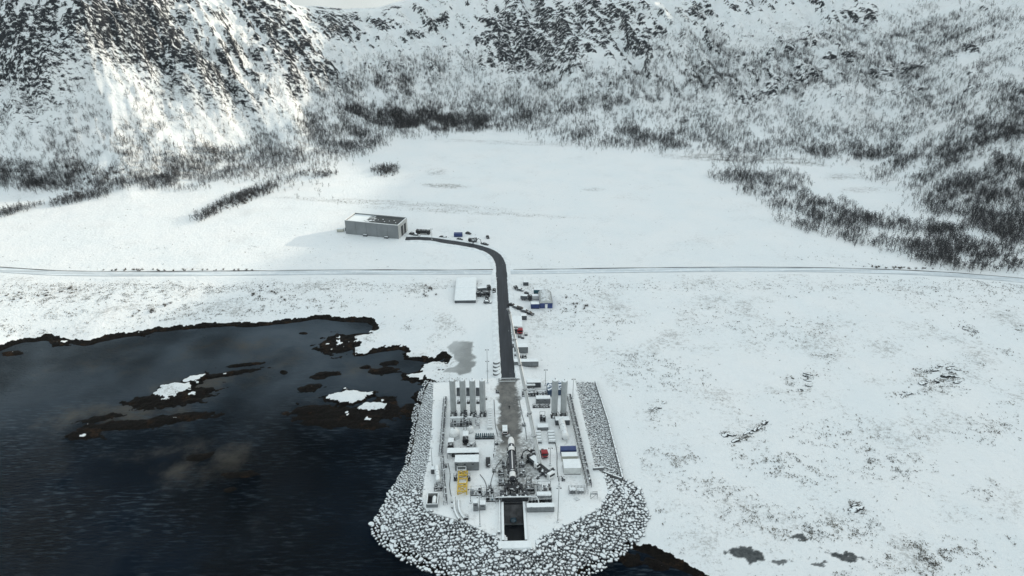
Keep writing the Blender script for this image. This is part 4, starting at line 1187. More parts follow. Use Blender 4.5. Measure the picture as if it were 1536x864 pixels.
# vehicles: x across, y along; the front looks towards -y
def wheels(t, pos, r=.36, wd=.24):
    for x, y in pos:
        wh = MB().lathe([(r * .55, -wd / 2), (r, -wd / 2 + .04), (r, wd / 2 - .04), (r * .55, wd / 2)], 14, (x, y, r), 'x').build('wheel', m_rubber, t, True)
        MB().lathe([(.05, -wd / 2 - .012), (r * .52, -wd / 2 - .01), (r * .52, wd / 2 + .01), (.05, wd / 2 + .012)], 10, (x, y, r), 'x').build('rim', m_steel, wh, True)
def car(label, loc, rz, body, ln=4.5, wd=1.85, ht=1.5, group=None, name='parked_car', cat='car', snow=False):
    t = thing(name, label, cat, loc, rz, group); h = ln / 2
    prof = [(-h, .35), (-h, .62), (-h + .12, .78), (-h * .48, .92), (-h * .12, ht - .05), (h * .55, ht), (h * .92, .95), (h, .85), (h, .35)]
    mb = MB(); nP = len(prof); vs = []
    for x, s in ((-wd / 2, 0), (-wd / 2 + .12, 1), (wd / 2 - .12, 1), (wd / 2, 0)):
        for y, z_ in prof:
            up = max(0, z_ - .95); vs.append((x * (1 - .16 * up), y * (1 - .02 * (1 - s)), z_ - (.05 if s == 0 and z_ > .6 else 0)))
    fs = [tuple(range(nP)), tuple(range(4 * nP - 1, 3 * nP - 1, -1))]
    for k in range(3):
        for i in range(nP): j = (i + 1) % nP; fs.append((k * nP + i, (k + 1) * nP + i, (k + 1) * nP + j, k * nP + j))
    mb.add(vs, fs).build('body', body, t)
    g = wd / 2 - .2
    MB().add([(-g, -h * .50, .93), (g, -h * .50, .93), (g * .9, -h * .15, ht - .04), (-g * .9, -h * .15, ht - .04)], [(0, 1, 2, 3)]).build('windscreen', m_glass, t).location = (0, -.02, .015)
    MB().add([(-g, h * .90, .98), (g, h * .90, .98), (g * .9, h * .60, ht - .04), (-g * .9, h * .60, ht - .04)], [(3, 2, 1, 0)]).build('rear_window', m_glass, t).location = (0, .03, .015)
    for sx in (-1, 1):
        MB().box(sx * (wd / 2 - .075), h * .12, .98, .02, ln * .40, .32).build('side_window', m_glass, t)
        MB().box(sx * wd * .36, -h - .005, .58, .34, .04, .14).build('headlight', m_white, t)
        MB().box(sx * wd * .40, h + .005, .62, .2, .04, .2).build('tail_light', m_red, t)
    wheels(t, [(sx * (wd / 2 - .1), y) for sx in (-1, 1) for y in (-h * .62, h * .62)])
    if snow: snow_slab(-wd / 2 + .25, wd / 2 - .25, -h * .1, h * .55, ht + .0, .1).build('roof_snow', m_snowcap, t, True)
    return t
def van(label, loc, rz, body, ln=5.6, wd=2.0, ht=2.4, group=None, name='van'):
    t = thing(name, label, 'van', loc, rz, group); h = ln / 2
    MB().extrude_x([(-h, .4), (-h, .95), (-h * .72, 1.15), (-h * .42, ht - .1), (-h * .3, ht), (h, ht), (h, .4)], -wd / 2, wd / 2).build('body', body, t)
    MB().add([(-wd * .44, -h * .74, 1.16), (wd * .44, -h * .74, 1.16), (wd * .42, -h * .45, ht - .15), (-wd * .42, -h * .45, ht - .15)], [(0, 1, 2, 3)]).build('windscreen', m_glass, t).location = (0, -.03, .02)
    MB().box(0, h + .01, 1.3, wd * .8, .03, .6).build('rear_window', m_glass, t)
    MB().box(0, h + .02, .42, wd * .96, .06, .5).build('rear_bumper', m_black, t)
    for sx in (-1, 1):
        MB().box(sx * (wd / 2 + .005), -h * .38, 1.2, .02, .9, .6).build('side_window', m_glass, t)
        MB().box(sx * wd * .36, -h - .01, .7, .3, .05, .2).build('headlight', m_white, t)
        MB().box(sx * wd * .45, h + .03, .95, .14, .05, .5).build('tail_light', m_red, t)
    wheels(t, [(sx * (wd / 2 - .1), y) for sx in (-1, 1) for y in (-h * .62, h * .6)], .38)
    return t
def truck(label, loc, rz, cabm, boxm, ln=9.0, wd=2.5, ht=3.3, group=None, name='lorry', box=True, cat='truck', boxsnow=True):
    t = thing(name, label, cat, loc, rz, group); h = ln / 2
    MB().box(0, .2, .55, .9, ln - .8, .3).build('chassis', m_black, t)
    c = MB().extrude_x([(-h, .5), (-h, 1.5), (-h + .15, 2.7), (-h + .4, 2.85), (-h + 2.0, 2.85), (-h + 2.0, .5)], -wd / 2, wd / 2).build('cab', cabm, t)
    MB().box(0, -h + .03, 1.6, wd * .86, .1, .85).build('windscreen', m_glass, c)
    MB().box(0, -h - .02, .55, wd * .95, .08, .35).build('bumper', m_black, c)
    for sx in (-1, 1):
        MB().box(sx * (wd / 2 + .01), -h + .9, 1.6, .03, .9, .8).build('side_window', m_glass, c)
        MB().box(sx * wd * .38, -h - .03, .95, .35, .06, .2).build('headlight', m_white, c)
        MB().box(sx * (wd / 2 + .2), -h + .3, 1.7, .12, .2, .7).build('mirror', m_black, c)
    if box:
        MB().box(0, 1.15, .87, wd, ln - 2.5, ht - .87, bev=.05).build('cargo_box', boxm, t)
        MB().box(0, h + .02, 1.0, wd * .92, .06, ht - 1.2).build('rear_door', boxm, t)
        if boxsnow: snow_slab(-wd / 2 + .05, wd / 2 - .05, 1.15 - (ln - 2.5) / 2 + .05, 1.15 + (ln - 2.5) / 2 - .05, ht + .0, .1).build('roof_snow', m_snowcap, t, True)
    else:
        MB().box(0, h - 1.6, .87, wd * .5, 1.2, .22).build('fifth_wheel', m_black, t)
        MB().box(0, -h + 2.4, .87, wd * .9, .5, 1.4).build('headboard', m_black, t)
    wheels(t, [(sx * (wd / 2 - .2), y) for sx in (-1, 1) for y in (-h + 1.0, h - 2.2, h - 1.0)], .5, .3)
    return t
def excavator(label, loc, rz, arm_rz=0.0, body=None, scale=1.0, name='excavator'):
    t = thing(name, label, 'excavator', loc, rz); t.scale = (scale,) * 3; body = body or m_black
    for sx in (-1, 1): MB().extrude_x([(-1.7, .25), (-1.5, 0), (1.5, 0), (1.7, .25), (1.7, .6), (1.5, .85), (-1.5, .85), (-1.7, .6)], sx * 1.0 - .28, sx * 1.0 + .28).build('track', m_rubber, t)
    MB().cyl((0, 0, .8), (0, 0, 1.1), .8, n=14).build('turntable', m_dsteel, t)
    u = MB().box(0, .5, 1.1, 2.3, 2.8, 1.1, rz=0, bev=.12).build('engine_housing', body, t); u.rotation_euler = (0, 0, arm_rz)
    cb = MB().box(-.65, -.7, 1.104, .95, 1.3, 1.6, bev=.08).build('cab', body, t); cb.rotation_euler = (0, 0, arm_rz)
    MB().box(-.65, -1.37, 1.7, .8, .04, .85).build('windscreen', m_glass, cb)
    b1 = MB().beam((.2, -.8, 1.6), (.2, -2.9, 3.9), .38).beam((.2, -2.8, 3.95), (.2, -4.6, 3.3), .32).build('boom', body, t); b1.rotation_euler = (0, 0, arm_rz)
    b2 = MB().beam((.2, -4.5, 3.45), (.2, -5.1, 1.2), .26).build('dipper_arm', body, t); b2.rotation_euler = (0, 0, arm_rz)
    b3 = MB().extrude_x([(-5.5, .5), (-5.0, .1), (-4.6, .5), (-4.8, 1.2), (-5.2, 1.3)], -.3, .7).build('bucket', m_dsteel, t); b3.rotation_euler = (0, 0, arm_rz)
    return t
# ------------------------------------------------------------------ tanks
for i, (x, lab) in enumerate(((680.6, 'leftmost of the four tall pale tanks'), (695.4, 'second from left of the four tall pale tanks'), (709.8, 'third from left of the four tall pale tanks'), (724.4, 'rightmost of the four tall pale tanks nearest the pad road'))):
    tank_v(lab, x, 622.5, 17.0, 1.17, 'four tall pale tanks on the left of the pad')
tank_v('left one of the two tall pale tanks before the blue containers', 831.2, 624.5, 17.6, 1.22, 'two tall pale tanks on the right of the pad')
tank_v('right one of the two tall pale tanks beside the pipe rack', 844.9, 624.5, 17.2, 1.22, 'two tall pale tanks on the right of the pad')

for k, (x, lab) in enumerate(((688.2, 'left'), (702.6, 'middle'), (717, 'right'))):
    cabinet('tall dark cooler behind the four tanks, %s of three' % lab, x - 3.2, x + 3.2, 594, 1.6, 4.2, m_dgrey, name='cooler_unit', cat='cooler', snow=0)
    skid('low dark pump between the tall tanks, %s of three' % lab, x - 2.4, x + 2.4, 606, 1.4, 1.2, 300 + k, mats=(m_dsteel, m_black))
for k, (x, y, lab) in enumerate(((745, 668, 'by the lane behind the rocket nose'), (741, 709, 'left of the lane near the dark ground panel'), (746, 590, 'at the lane edge near the pad entrance'), (728, 600, 'right of the four tall tanks'), (735, 733, 'left of the valve skids'), (800, 655, 'left of the gas cylinder bundles'), (786, 640, 'at the right lane edge'), (793, 625, 'right of the lane below the coolers'), (845, 722, 'below the white ribbed container'), (668, 702, 'beside the left pipe rack'), (700, 780, 'on the front left snow'), (760, 736, 'beside the launch table on the left'))):
    skid('small dark pile of fittings ' + lab, x - 2.4, x + 2.4, y, 1.5, .9, 320 + k, name='fittings_pile', cat='material', mats=(m_dsteel, m_black, m_dgrey))
# squat white tank with a cone top
t = thing('squat_tank', 'squat white tank with domed cap in front of the four tanks', 'tank', pl(681.8, 656), PYAW)
MB().lathe([(2.0, .0), (2.05, .3), (2.05, 2.9), (1.9, 3.3), (1.2, 3.9), (.4, 4.2), (.05, 4.25)], 24).build('shell', m_white, t, True)
MB().cyl((0, 0, 4.1), (0, 0, 5.0), .22).build('vent_pipe', m_steel, t)
MB().box(0, -2.07, .2, .8, .1, 1.0, bev=.04).build('hatch', m_steel, t)
MB().lathe([(2.1, 1.5), (2.1, 1.65)], 24).build('band', m_steel, t)
t = thing('round_tank', 'small rounded white tank beside the white pipe run', 'tank', pl(706, 648), PYAW)
MB().lathe([(1.0, .25), (1.2, .5), (1.25, 1.4), (1.05, 2.2), (.5, 2.6), (.05, 2.7)], 20).build('shell', m_white, t, True)
for a in range(3): MB().beam((.8 * math.cos(a * 2.1), .8 * math.sin(a * 2.1), 0), (.8 * math.cos(a * 2.1), .8 * math.sin(a * 2.1), .6), .18).build('leg', m_dsteel, t)
MB().cyl((0, 0, 2.6), (0, 0, 2.95), .18).build('cap', m_steel, t)
tank_h('long white horizontal tank on the right beside the pipe rack', (848.5, 664), (841.5, 637), 1.25, 2.2, saddle=m_dgrey)
# white vessel across, below the four tanks
def pipe_x(label, x0, x1, yb, zc, r, m, name='horizontal_vessel', cat='tank', d=.0, z=PADZ):
    w = (x1 - x0) / ppm(yb, z); t = thing(name, label, cat, pl((x0 + x1) / 2, yb, z), PYAW)
    MB().lathe([(.05, -w / 2), (r * .7, -w / 2 + .08), (r, -w / 2 + .35), (r, w / 2 - .35), (r * .7, w / 2 - .08), (.05, w / 2)], 16, (0, 0, zc), 'x').build('shell', m, t, True)
    for q in (-.38, .0, .38): MB().box(w * q, 0, 0, .3, r * 1.5, zc - r * .5).build('support', m_dsteel, t)
    MB().cyl((w * .25, 0, zc + r * .8), (w * .25, 0, zc + r + .4), .14).build('nozzle', m_steel, t)
    return t
pipe_x('long white pipe vessel lying below the four tall tanks', 675, 709, 633.5, 2.2, .55, m_pale)
skid('dark framed pump skid under the long white vessel', 675.5, 708, 640.5, 2.2, 1.9, 3)
pipe_x('upper white vessel behind the dark rack on the right', 784, 803, 584.5, 2.4, .5, m_pale)
pipe_x('lower white vessel behind the dark rack on the right', 785, 803, 590, 1.6, .5, m_pale)

# ladder racks lying on the pad
def rack(label, x0, x1, y0, y1, h, m, n=8, name='cable_rack'):
    a = np.array(pl((x0 + x1) / 2, y1)); b_ = np.array(pl((x0 + x1) / 2, y0)); ln = float(np.linalg.norm(b_ - a)); w = (x1 - x0) / ppm(y1)
    t = thing(name, label, 'rack', a, PYAW)
    for sx in (-1, 1):
        MB().beam((sx * w / 2, 0, h), (sx * w / 2, ln, h), .16).build('rail', m, t)
        for q in (.03, .5, .97): MB().beam((sx * w / 2, ln * q, 0), (sx * w / 2, ln * q, h), .14).build('leg', m, t)
    for k in range(n): MB().box(0, ln * (k + .5) / n, h - .05, w * .9, ln / n * .55, .07).build('rung', m, t)
    return t
rack('narrow dark rack lying between the four tanks and the pad road', 732, 738, 613, 645, .9, m_dgrey, 9)
rack('dark cable ladder crossing the long white vessel', 695.5, 700, 625, 645.5, 3.3, m_dsteel, 7)
rack('pale cable ladder right of the small rounded tank', 712.5, 719, 626, 643.5, 1.2, m_steel, 7)

# teal gas bottle rack
wb = (741 - 712.5) / ppm(659)
t = thing('gas_bottle_rack', 'row of teal gas bottles in a low rack', 'gas rack', pl(727, 659), PYAW)
MB().box(0, .9, 0, wb, 1.9, .2).build('base_frame', m_dsteel, t)
for i in range(9):
    x = -wb / 2 + wb * (i + .5) / 9
    MB().lathe([(.05, 0), (.22, .08), (.27, .3), (.27, 1.4), (.2, 1.62), (.08, 1.75), (.08, 1.9)], 12, (x, .55, .21)).build('gas_bottle', m_tealcyl, t, True)
    MB().lathe([(.05, 0), (.22, .08), (.27, .3), (.27, 1.4), (.2, 1.62), (.08, 1.75), (.08, 1.9)], 12, (x, 1.3, .21)).build('gas_bottle', m_tealcyl, t, True)
for z_ in (.8, 1.5): MB().beam((-wb / 2, .2, z_), (wb / 2, .2, z_), .09).build('rail', m_steel, t)
for sx in (-1, 0, 1): MB().beam((sx * wb / 2, .2, 0), (sx * wb / 2, .2, 2.0), .12).build('post', m_dsteel, t)

# ------------------------------------------------------------------ left side of the pad
truck('white topped box truck left of the teal gas bottles', pl(698.7, 662), PYAW, m_black, m_white, 5.4, 2.1, 2.9, name='box_truck')
truck('white topped box truck beside the squat white tank', pl(676.6, 672), PYAW, m_black, m_white, 5.0, 2.1, 2.9, name='box_truck')
skid('dark low skid behind the grey machine house', 700, 714, 672, 2.2, 1.6, 12)
wsh = (718 - 671.5) / ppm(687)
t = thing('open_shed', 'open fronted dark shed with snowy roof behind the grey machine house', 'shed', pl(694.8, 687.5), PYAW)
for i in range(5): MB().box(-wsh / 2 + wsh * i / 4, .1, 0, .22, .22, 2.5).build('post', m_steel, t)
MB().box(0, 2.5, 0, wsh, .2, 2.5).build('back_wall', m_dgrey, t)
MB().box(0, 1.3, 2.504, wsh + .3, 2.9, .18).build('roof', m_grey, t)
snow_slab(-wsh / 2, wsh / 2, .0, 2.6, 2.69, .18, 4).build('roof_snow', m_snowcap, t, True)
for q in (-.3, .05, .3): MB().box(wsh * q, 1.3, 0, 1.6, 1.2, 1.5, bev=.05).build('machine', m_black, t)
skid('clutter of pale pipes on the ground behind the open shed', 690, 716, 678.5, 1.6, 1.3, 21)
cabinet('large grey machine house in front of the open shed', 682.5, 718.5, 706, 4.0, 3.9, m_grey, name='machine_house', cat='machine house')
# yellow lattice frame
wy_ = (700 - 686.5) / ppm(742); ly = float(np.linalg.norm(np.array(pl(693.2, 742)) - np.array(pl(692.4, 712))))
t = thing('lifting_frame', 'yellow steel lattice frame lying on the left of the pad', 'steel frame', pl(693.3, 742), PYAW)
zt = 1.5
for sx in (-1, 1):
    MB().beam((sx * wy_ / 2, 0, zt), (sx * wy_ / 2, ly, zt), .40).build('side_beam', m_yellow, t)
    MB().beam((sx * wy_ / 2, 0, .2), (sx * wy_ / 2, ly, .2), .24).build('lower_beam', m_yellow, t)
for q in (0, .26, .38, .62, .8, 1.0): MB().beam((-wy_ / 2, ly * q, zt), (wy_ / 2, ly * q, zt), .36).build('cross_beam', m_yellow, t)
for a_, b_ in ((0, .26), (.8, 1.0)):
    for s in (-1, 1): MB().beam((-s * wy_ / 2, ly * a_, zt), (s * wy_ / 2, ly * b_, zt), .28).build('brace', m_yellow, t)
for q in (0, .38, .8, 1.0):
    for sx in (-1, 1): MB().beam((sx * wy_ / 2, ly * q, 0), (sx * wy_ / 2, ly * q, zt), .28).build('post', m_yellow, t)
    MB().beam((-wy_ / 2, ly * q, .2), (wy_ / 2, ly * q, zt - .1), .18).build('end_brace', m_yellow, t)
MB().box(0, ly * .52, .45, wy_ * .8, ly * .2, .14).build('deck_plate', mat('rust_stained_plate', (.36, .22, .17), .7, var=.4, scale=.5, snow=.55), t)
def frame_box(label, x0, x1, yb, d, h, m, name='scaffold_tower', cat='scaffold', lev=2, bw=.13):
    w = (x1 - x0) / ppm(yb); t = thing(name, label, cat, pl((x0 + x1) / 2, yb), PYAW)
    for sx in (-1, 1):
        for y in (0, d): MB().beam((sx * w / 2, y, 0), (sx * w / 2, y, h), bw).build('post', m, t)
    for k in range(1, lev + 1):
        z_ = h * k / lev; f = MB()
        for y in (0, d): f.beam((-w / 2, y, z_), (w / 2, y, z_), bw)
        for sx in (-1, 1): f.beam((sx * w / 2, 0, z_), (sx * w / 2, d, z_), bw)
        f.build('rail', m, t)
        MB().beam((-w / 2, 0, h * (k - 1) / lev), (w / 2, 0, z_), bw * .8).build('brace', m, t)
    MB().box(0, d / 2, h * .5 / lev + .6, w * .9, d * .9, .08).build('deck', m_steel, t)
    return t
frame_box('white tubular scaffold between grey machine house and yellow frame', 686, 699, 713, 1.8, 2.4, m_white)
skid('dark drum stack left of the yellow frame', 680.5, 685.5, 722, 1.4, 2.6, 31, mats=(m_dsteel, m_dgrey))
skid('dark drum stack right of the yellow frame', 700.8, 705.5, 722, 1.4, 2.6, 32, mats=(m_dsteel, m_dgrey))
# far left edge
tank_h('grey horizontal tank with dark end on the left pad edge', (657.5, 729), (655.2, 705), .95, 1.9, body=m_pale)
cabinet('small white topped cabinet at the left pad edge by the boulders', 646.5, 655, 711, 1.8, 2.0, m_dgrey)
skid('dark pipe manifold in front of the grey horizontal tank', 651, 665, 737, 1.8, 1.9, 41, mats=(m_black, m_dsteel))
t = thing('open_basin', 'open concrete basin with a white vessel inside at the left front', 'basin', pl(648.2, 761), PYAW)
wq_ = (656.5 - 640.5) / ppm(760); lq = 5.2
for sx in (-1, 1): MB().box(sx * wq_ / 2, lq / 2, 0, .3, lq, 1.5).build('side_wall', m_conc, t)
MB().box(0, 0, 0, wq_ + .3, .3, 1.5).build('front_wall', m_grey, t); MB().box(0, lq, 0, wq_ + .3, .3, 1.5).build('back_wall', m_conc, t)
MB().box(0, lq / 2, .004, wq_ - .3, lq - .3, .12).build('floor', m_dconc, t)
MB().lathe([(.05, .4), (.5, .5), (.72, .9), (.72, 3.4), (.5, 3.8), (.05, 3.9)], 16, (wq_ * .18, .2, .95), 'y').build('vessel', m_white, t, True)
mast('thin antenna mast at the left pad edge', 648.5, 700, 8.5, heads=1)
# white bottles and curved ducts at the front left
for px_, py_, h_, lab in ((678.2, 753, 2.4, 'taller white bottle behind the curved ducts'), (678.6, 761.5, 1.7, 'shorter white bottle next to the curved ducts')):
    t = thing('pressure_bottle', lab, 'tank', pl(px_, py_), PYAW)
    MB().lathe([(.05, .25), (.35, .3), (.48, .55), (.48, h_ - .4), (.3, h_ - .05), (.05, h_)], 16).build('shell', m_white, t, True)
    MB().lathe([(.42, 0), (.42, .4)], 16).build('skirt', m_dsteel, t); MB().cyl((0, 0, h_ - .05), (0, 0, h_ + .2), .1).build('valve', m_steel, t)
for k, (lab, pts) in enumerate((('left curved grey duct running to the front pad edge', ((681, 747), (681, 757), (682, 766), (685, 774), (689, 780))), ('right curved grey duct running to the front pad edge', ((688, 752), (688, 761), (689.5, 768), (692.5, 774), (697, 779))))):
    p = [np.array(pl(*q)) for q in pts]; t = thing('duct', lab, 'duct', p[-1], 0)
    loc = [q - p[-1] for q in p]; r_ = .42
    mb = MB(); P3 = smooth_poly([np.array((q[0], q[1], r_)) for q in loc], 2); mb.tube([tuple(q) for q in P3], r_, 10); mb.build('pipe', m_conc, t, True)
    for q in (0, len(P3) // 2, len(P3) - 1): MB().box(P3[q][0], P3[q][1], 0, .9, .9, .12).build('support', m_dsteel, t)
cabinet('tall grey cabinet left of the trench', 710, 717, 767, 1.7, 3.6, m_grey)
cabinet('snow topped grey cabinet next to the tall one by the trench', 719, 728.5, 765.5, 2.0, 2.5, m_grey)
skid('pump skid behind the two grey cabinets', 706, 722, 744, 2.4, 2.4, 51)
skid('white and dark valve skid left of the launch table', 722, 741, 745, 2.4, 2.0, 52, mats=(m_white, m_dsteel, m_grey))
skid('dark valve skid tucked against the left of the trench head', 729, 748, 753, 2.0, 1.8, 53, mats=(m_black, m_dsteel, m_teal))

# ------------------------------------------------------------------ launch table and white bridge
t = thing('launch_table', 'dark steel launch table at the head of the flame trench', 'launch table', pl(771, 752.5), PYAW)
MB().box(0, 1.1, .3, 9.6, 2.0, 1.3, bev=.08).build('cross_beam', m_dsteel, t)
for sx in (-1, 1):
    MB().box(sx * 4.0, 1.6, 0, 1.4, 3.2, 2.2, bev=.08).build('pedestal', m_dsteel, t)
    MB().beam((sx * 3.2, 2.6, 1.8), (sx * 1.6, 5.2, 3.6), .5).build('support_arm', m_black, t)
    MB().beam((sx * 3.0, 4.8, 0), (sx * 1.7, 5.4, 3.4), .4).build('support_arm', m_black, t)
    MB().cyl((sx * 2.4, 1.4, 1.6), (sx * 2.4, 3.6, 1.9), .28).build('hydraulic_cylinder', m_steel, t)
    MB().box(sx * 2.6, 6.4, 0, 1.2, 2.2, 1.5, bev=.05).build('hinge_block', m_black, t)
MB().lathe([(1.3, 0), (1.9, .0), (1.9, .5), (1.3, .5)], 20, (0, 4.3, 2.2)).build('launch_ring', m_black, t)
for a in range(4): MB().beam((1.7 * math.cos(a * 1.57 + .78), 4.3 + 1.7 * math.sin(a * 1.57 + .78), 0), (1.6 * math.cos(a * 1.57 + .78), 4.3 + 1.6 * math.sin(a * 1.57 + .78), 2.3), .4).build('column', m_dsteel, t)
wbr = (804 - 743.5) / ppm(751)
t = thing('pipe_bridge', 'long white pipe bridge spanning the head of the trench', 'pipe', pl(773.7, 754.2), PYAW)
MB().cyl((-wbr / 2, 0, 2.6), (wbr / 2, 0, 2.6), .22, n=10).build('pipe', m_pale, t, True)
for q in (-.5, -.36, .36, .5): MB().box(wbr * q, 0, 0, .22, .22, 2.6).build('post', m_steel, t)
MB().tube([(wbr / 2, 0, 2.6), (wbr / 2 + .6, -1.0, 2.4), (wbr / 2 + .9, -2.6, 1.2), (wbr / 2 + 1.0, -2.7, .2)], .2, 8).build('bend', m_pale, t, True)
a_ = pl(749.6, 753); b_ = pl(748.6, 798); ln = math.dist(a_, b_)
t = thing('wall_pipe', 'white pipe running along the left side of the trench', 'pipe', b_, math.atan2(-(a_[0] - b_[0]), a_[1] - b_[1]))
MB().cyl((0, 0, .7), (0, ln, .7), .24, n=10).build('pipe', m_pale, t, True)
for q in (.02, .3, .6, .95): MB().box(0, ln * q, 0, .5, .3, .5).build('support', m_dsteel, t)
MB().box(0, -.6, 0, .9, .9, 1.1, bev=.05).build('valve_box', m_grey, t)
cabinet('long grey equipment trough right of the trench', 790.3, 831.5, 768.5, 2.0, 2.3, m_grey, snow=0, vents=False, name='equipment_trough', cat='trough')
skid('tangle of dark fittings behind the long grey trough', 793, 828, 757.5, 1.6, 2.9, 61, mats=(m_black, m_dsteel))
cabinet('dark snow topped wall cabinet right of the white pipe bridge', 805, 827, 752, 2.2, 2.3, m_dgrey)
skid('fuel valve skid right of the launch table', 806, 827, 740, 3.2, 2.6, 62, mats=(m_steel, m_grey, m_black))
skid('hose skid beside the launch table on the right', 788, 802, 741, 2.6, 2.4, 63, mats=(m_black, m_dsteel))
frame_box('dark braced frame right behind the launch table', 790, 797, 731, 1.5, 3.6, m_dsteel, lev=2)

# ------------------------------------------------------------------ rocket and its strongback
ra = np.array(G(769.2, 722, 9.3)); rb = np.array(G(766.4, 655.5, 9.3)); rl = float(np.linalg.norm(rb - ra)); ryaw = math.atan2(-(rb[0] - ra[0]), rb[1] - ra[1])
t = thing('rocket', 'rocket lying on its back with white nose and dark body', 'rocket', (*ra[:2], PADZ), ryaw)
zc = 3.3; rr = 1.1
def seg(nm, m, prof): return MB().lathe([(r_ * rr, y * rl) for r_, y in prof], 24, (0, 0, zc), 'y').build(nm, m, t, True)
seg('engine_bay', m_carbon, [(.7, .03), (.98, .035), (1.0, .065)])
seg('lower_section', m_shell, [(1.0, .066), (1.0, .205)])
seg('first_stage', m_carbon, [(.985, .206), (.985, .625)])
seg('upper_band', m_shell, [(1.0, .626), (1.0, .735)])
seg('second_stage', m_carbon, [(.97, .736), (.97, .80)])
seg('nose_fairing', m_shell, [(1.0, .801), (1.08, .815), (1.08, .89), (.95, .935), (.68, .97), (.33, .992), (.05, 1.0)])
MB().box(.05, rl * .5, zc + rr * .955, .3, rl * .55, .12).build('cable_raceway', m_shell, t)
for k in range(9):
    a = 2 * math.pi * k / 8; q = .0 if k == 8 else .68
    MB().lathe([(.10, .03 * rl + .1), (.12, .03 * rl - .15), (.22, .03 * rl - .55), (.27, .03 * rl - .8)], 12, (q * rr * math.cos(a), 0, zc + q * rr * math.sin(a)), 'y').build('engine_nozzle', m_dsteel, t, True)
t = thing('strongback', 'dark steel erector frame cradling the rocket', 'erector', (*ra[:2], PADZ), ryaw)
for sx in (-1, 1):
    MB().beam((sx * 1.55, -1.2, 1.5), (sx * 1.45, rl * .84, 1.5), .4).build('lower_chord', m_dsteel, t)
    MB().beam((sx * 1.62, .4, 2.9), (sx * 1.52, rl * .78, 2.7), .34).build('upper_chord', m_black, t)
    for k in range(11):
        y0 = .5 + (rl * .78 - .6) * k / 11; y1 = .5 + (rl * .78 - .6) * (k + 1) / 11
        MB().beam((sx * 1.58, y0 if k % 2 else y1, 1.5), (sx * 1.58, y1 if k % 2 else y0, 2.8), .2).build('brace', m_dsteel, t)
for q in (.1, .3, .46, .62, .72): MB().beam((-1.55, rl * q, 1.4), (1.55, rl * q, 1.4), .34).build('cross_beam', m_dsteel, t)
for q in (.17, .62):
    MB().lathe([(rr + .06, rl * q), (rr + .28, rl * q), (rr + .28, rl * q + .35), (rr + .06, rl * q + .35)], 20, (0, 0, zc - .02), 'y').build('clamp_ring', m_dsteel, t)
for q in (.25, .7):
    for sx in (-1, 1): MB().beam((sx * 1.6, rl * q, 0), (sx * 1.5, rl * q, 1.5), .35).build('leg', m_dsteel, t)
for k, (x0, x1, yb, lab) in enumerate(((747.5, 756, 716, 'dark ground panel left of the rocket body'), (748, 757, 729, 'dark hose reel rack left of the rocket tail'), (780, 788, 716, 'dark generator right of the rocket body'), (779, 786.5, 702, 'small dark crate stand right of the rocket'), (753, 760, 703, 'dark cable drum stand left of the rocket middle'))):
    skid(lab, x0, x1, yb, 3.0, 1.5, 70 + k, mats=(m_dsteel, m_dgrey, m_black, m_steel))

# ------------------------------------------------------------------ mobile crane with raised boom
cb_ = np.array(pl(808.5, 703)); tip = np.array(G(764.2, 468, 70.0))
t = thing('mobile_crane', 'mobile crane with very long pale boom raised above the pad', 'crane', cb_, R(38))
inv = Matrix.Rotation(-R(38), 4, 'Z') @ Matrix.Translation(-Vector(cb_))
MB().box(0, 0, .75, 2.7, 11.5, .65, bev=.06).build('carrier_chassis', m_black, t)
wheels(t, [(sx * 1.1, y) for sx in (-1, 1) for y in (-4.6, -3.0, -1.4, 1.6, 3.2, 4.8)], .62, .4)
cc = MB().extrude_x([(-7.3, .6), (-7.3, 1.5), (-7.0, 2.5), (-5.8, 2.6), (-5.8, .6)], -1.3, 1.3).build('driver_cab', m_white, t)
MB().box(0, -7.22, 1.55, 2.2, .12, .75).build('windscreen', m_glass, cc)
for y in (-3.6, 4.6):
    ob = MB().box(0, y, .5, 7.4, .5, .4).build('outrigger_beam', m_black, t)
    for sx in (-1, 1):
        MB().cyl((sx * 3.6, y, .1), (sx * 3.6, y, 1.1), .14).build('jack', m_steel, ob); MB().box(sx * 3.6, y, 0, 1.0, 1.0, .12).build('foot_pad', m_dsteel, ob)
MB().cyl((0, 1, 1.4), (0, 1, 1.75), 1.2, n=16).build('turntable', m_dsteel, t)
MB().box(0, 2.2, 1.75, 2.5, 4.2, 1.3, bev=.1).build('superstructure', m_dgrey, t)
MB().box(0, 4.8, 1.7, 2.8, 1.2, 1.8, bev=.06).build('counterweight', m_black, t)
oc_ = MB().box(-1.5, -.2, 1.75, 1.0, 1.7, 1.7, bev=.08).build('operator_cab', m_white, t); MB().box(-1.5, -1.07, 2.3, .8, .05, .9).build('window', m_glass, oc_)
p0 = Vector(cb_) + Vector((.2, .4, 2.6)); p1 = Vector(tip); dv = p1 - p0
cuts = [(0, .20, .80), (.195, .36, .72), (.355, .52, .63), (.515, .68, .54), (.675, .84, .46), (.835, 1.0, .38)]
for a_, b_, r_ in cuts:
    q0 = inv @ (p0 + dv * a_); q1 = inv @ (p0 + dv * b_)
    MB().cyl(q0, q1, r_ * 1.02, r_ * .98, 8).build('boom_section', m_white, t)
    MB().cyl(inv @ (p0 + dv * (b_ - .006)), inv @ (p0 + dv * b_), r_ * 1.15, n=8).build('boom_collar', m_steel, t)
MB().cyl(inv @ p1, inv @ (p1 + dv.normalized() * 1.4 + Vector((-.3, -.3, 0))), .35, .45, 8).build('boom_head', m_steel, t)
MB().cyl(inv @ (p0 + Vector((.5, -.75, 0))), inv @ (p1 + Vector((.1, -.5, 0))), .035, n=4).build('hoist_rope', m_black, t)
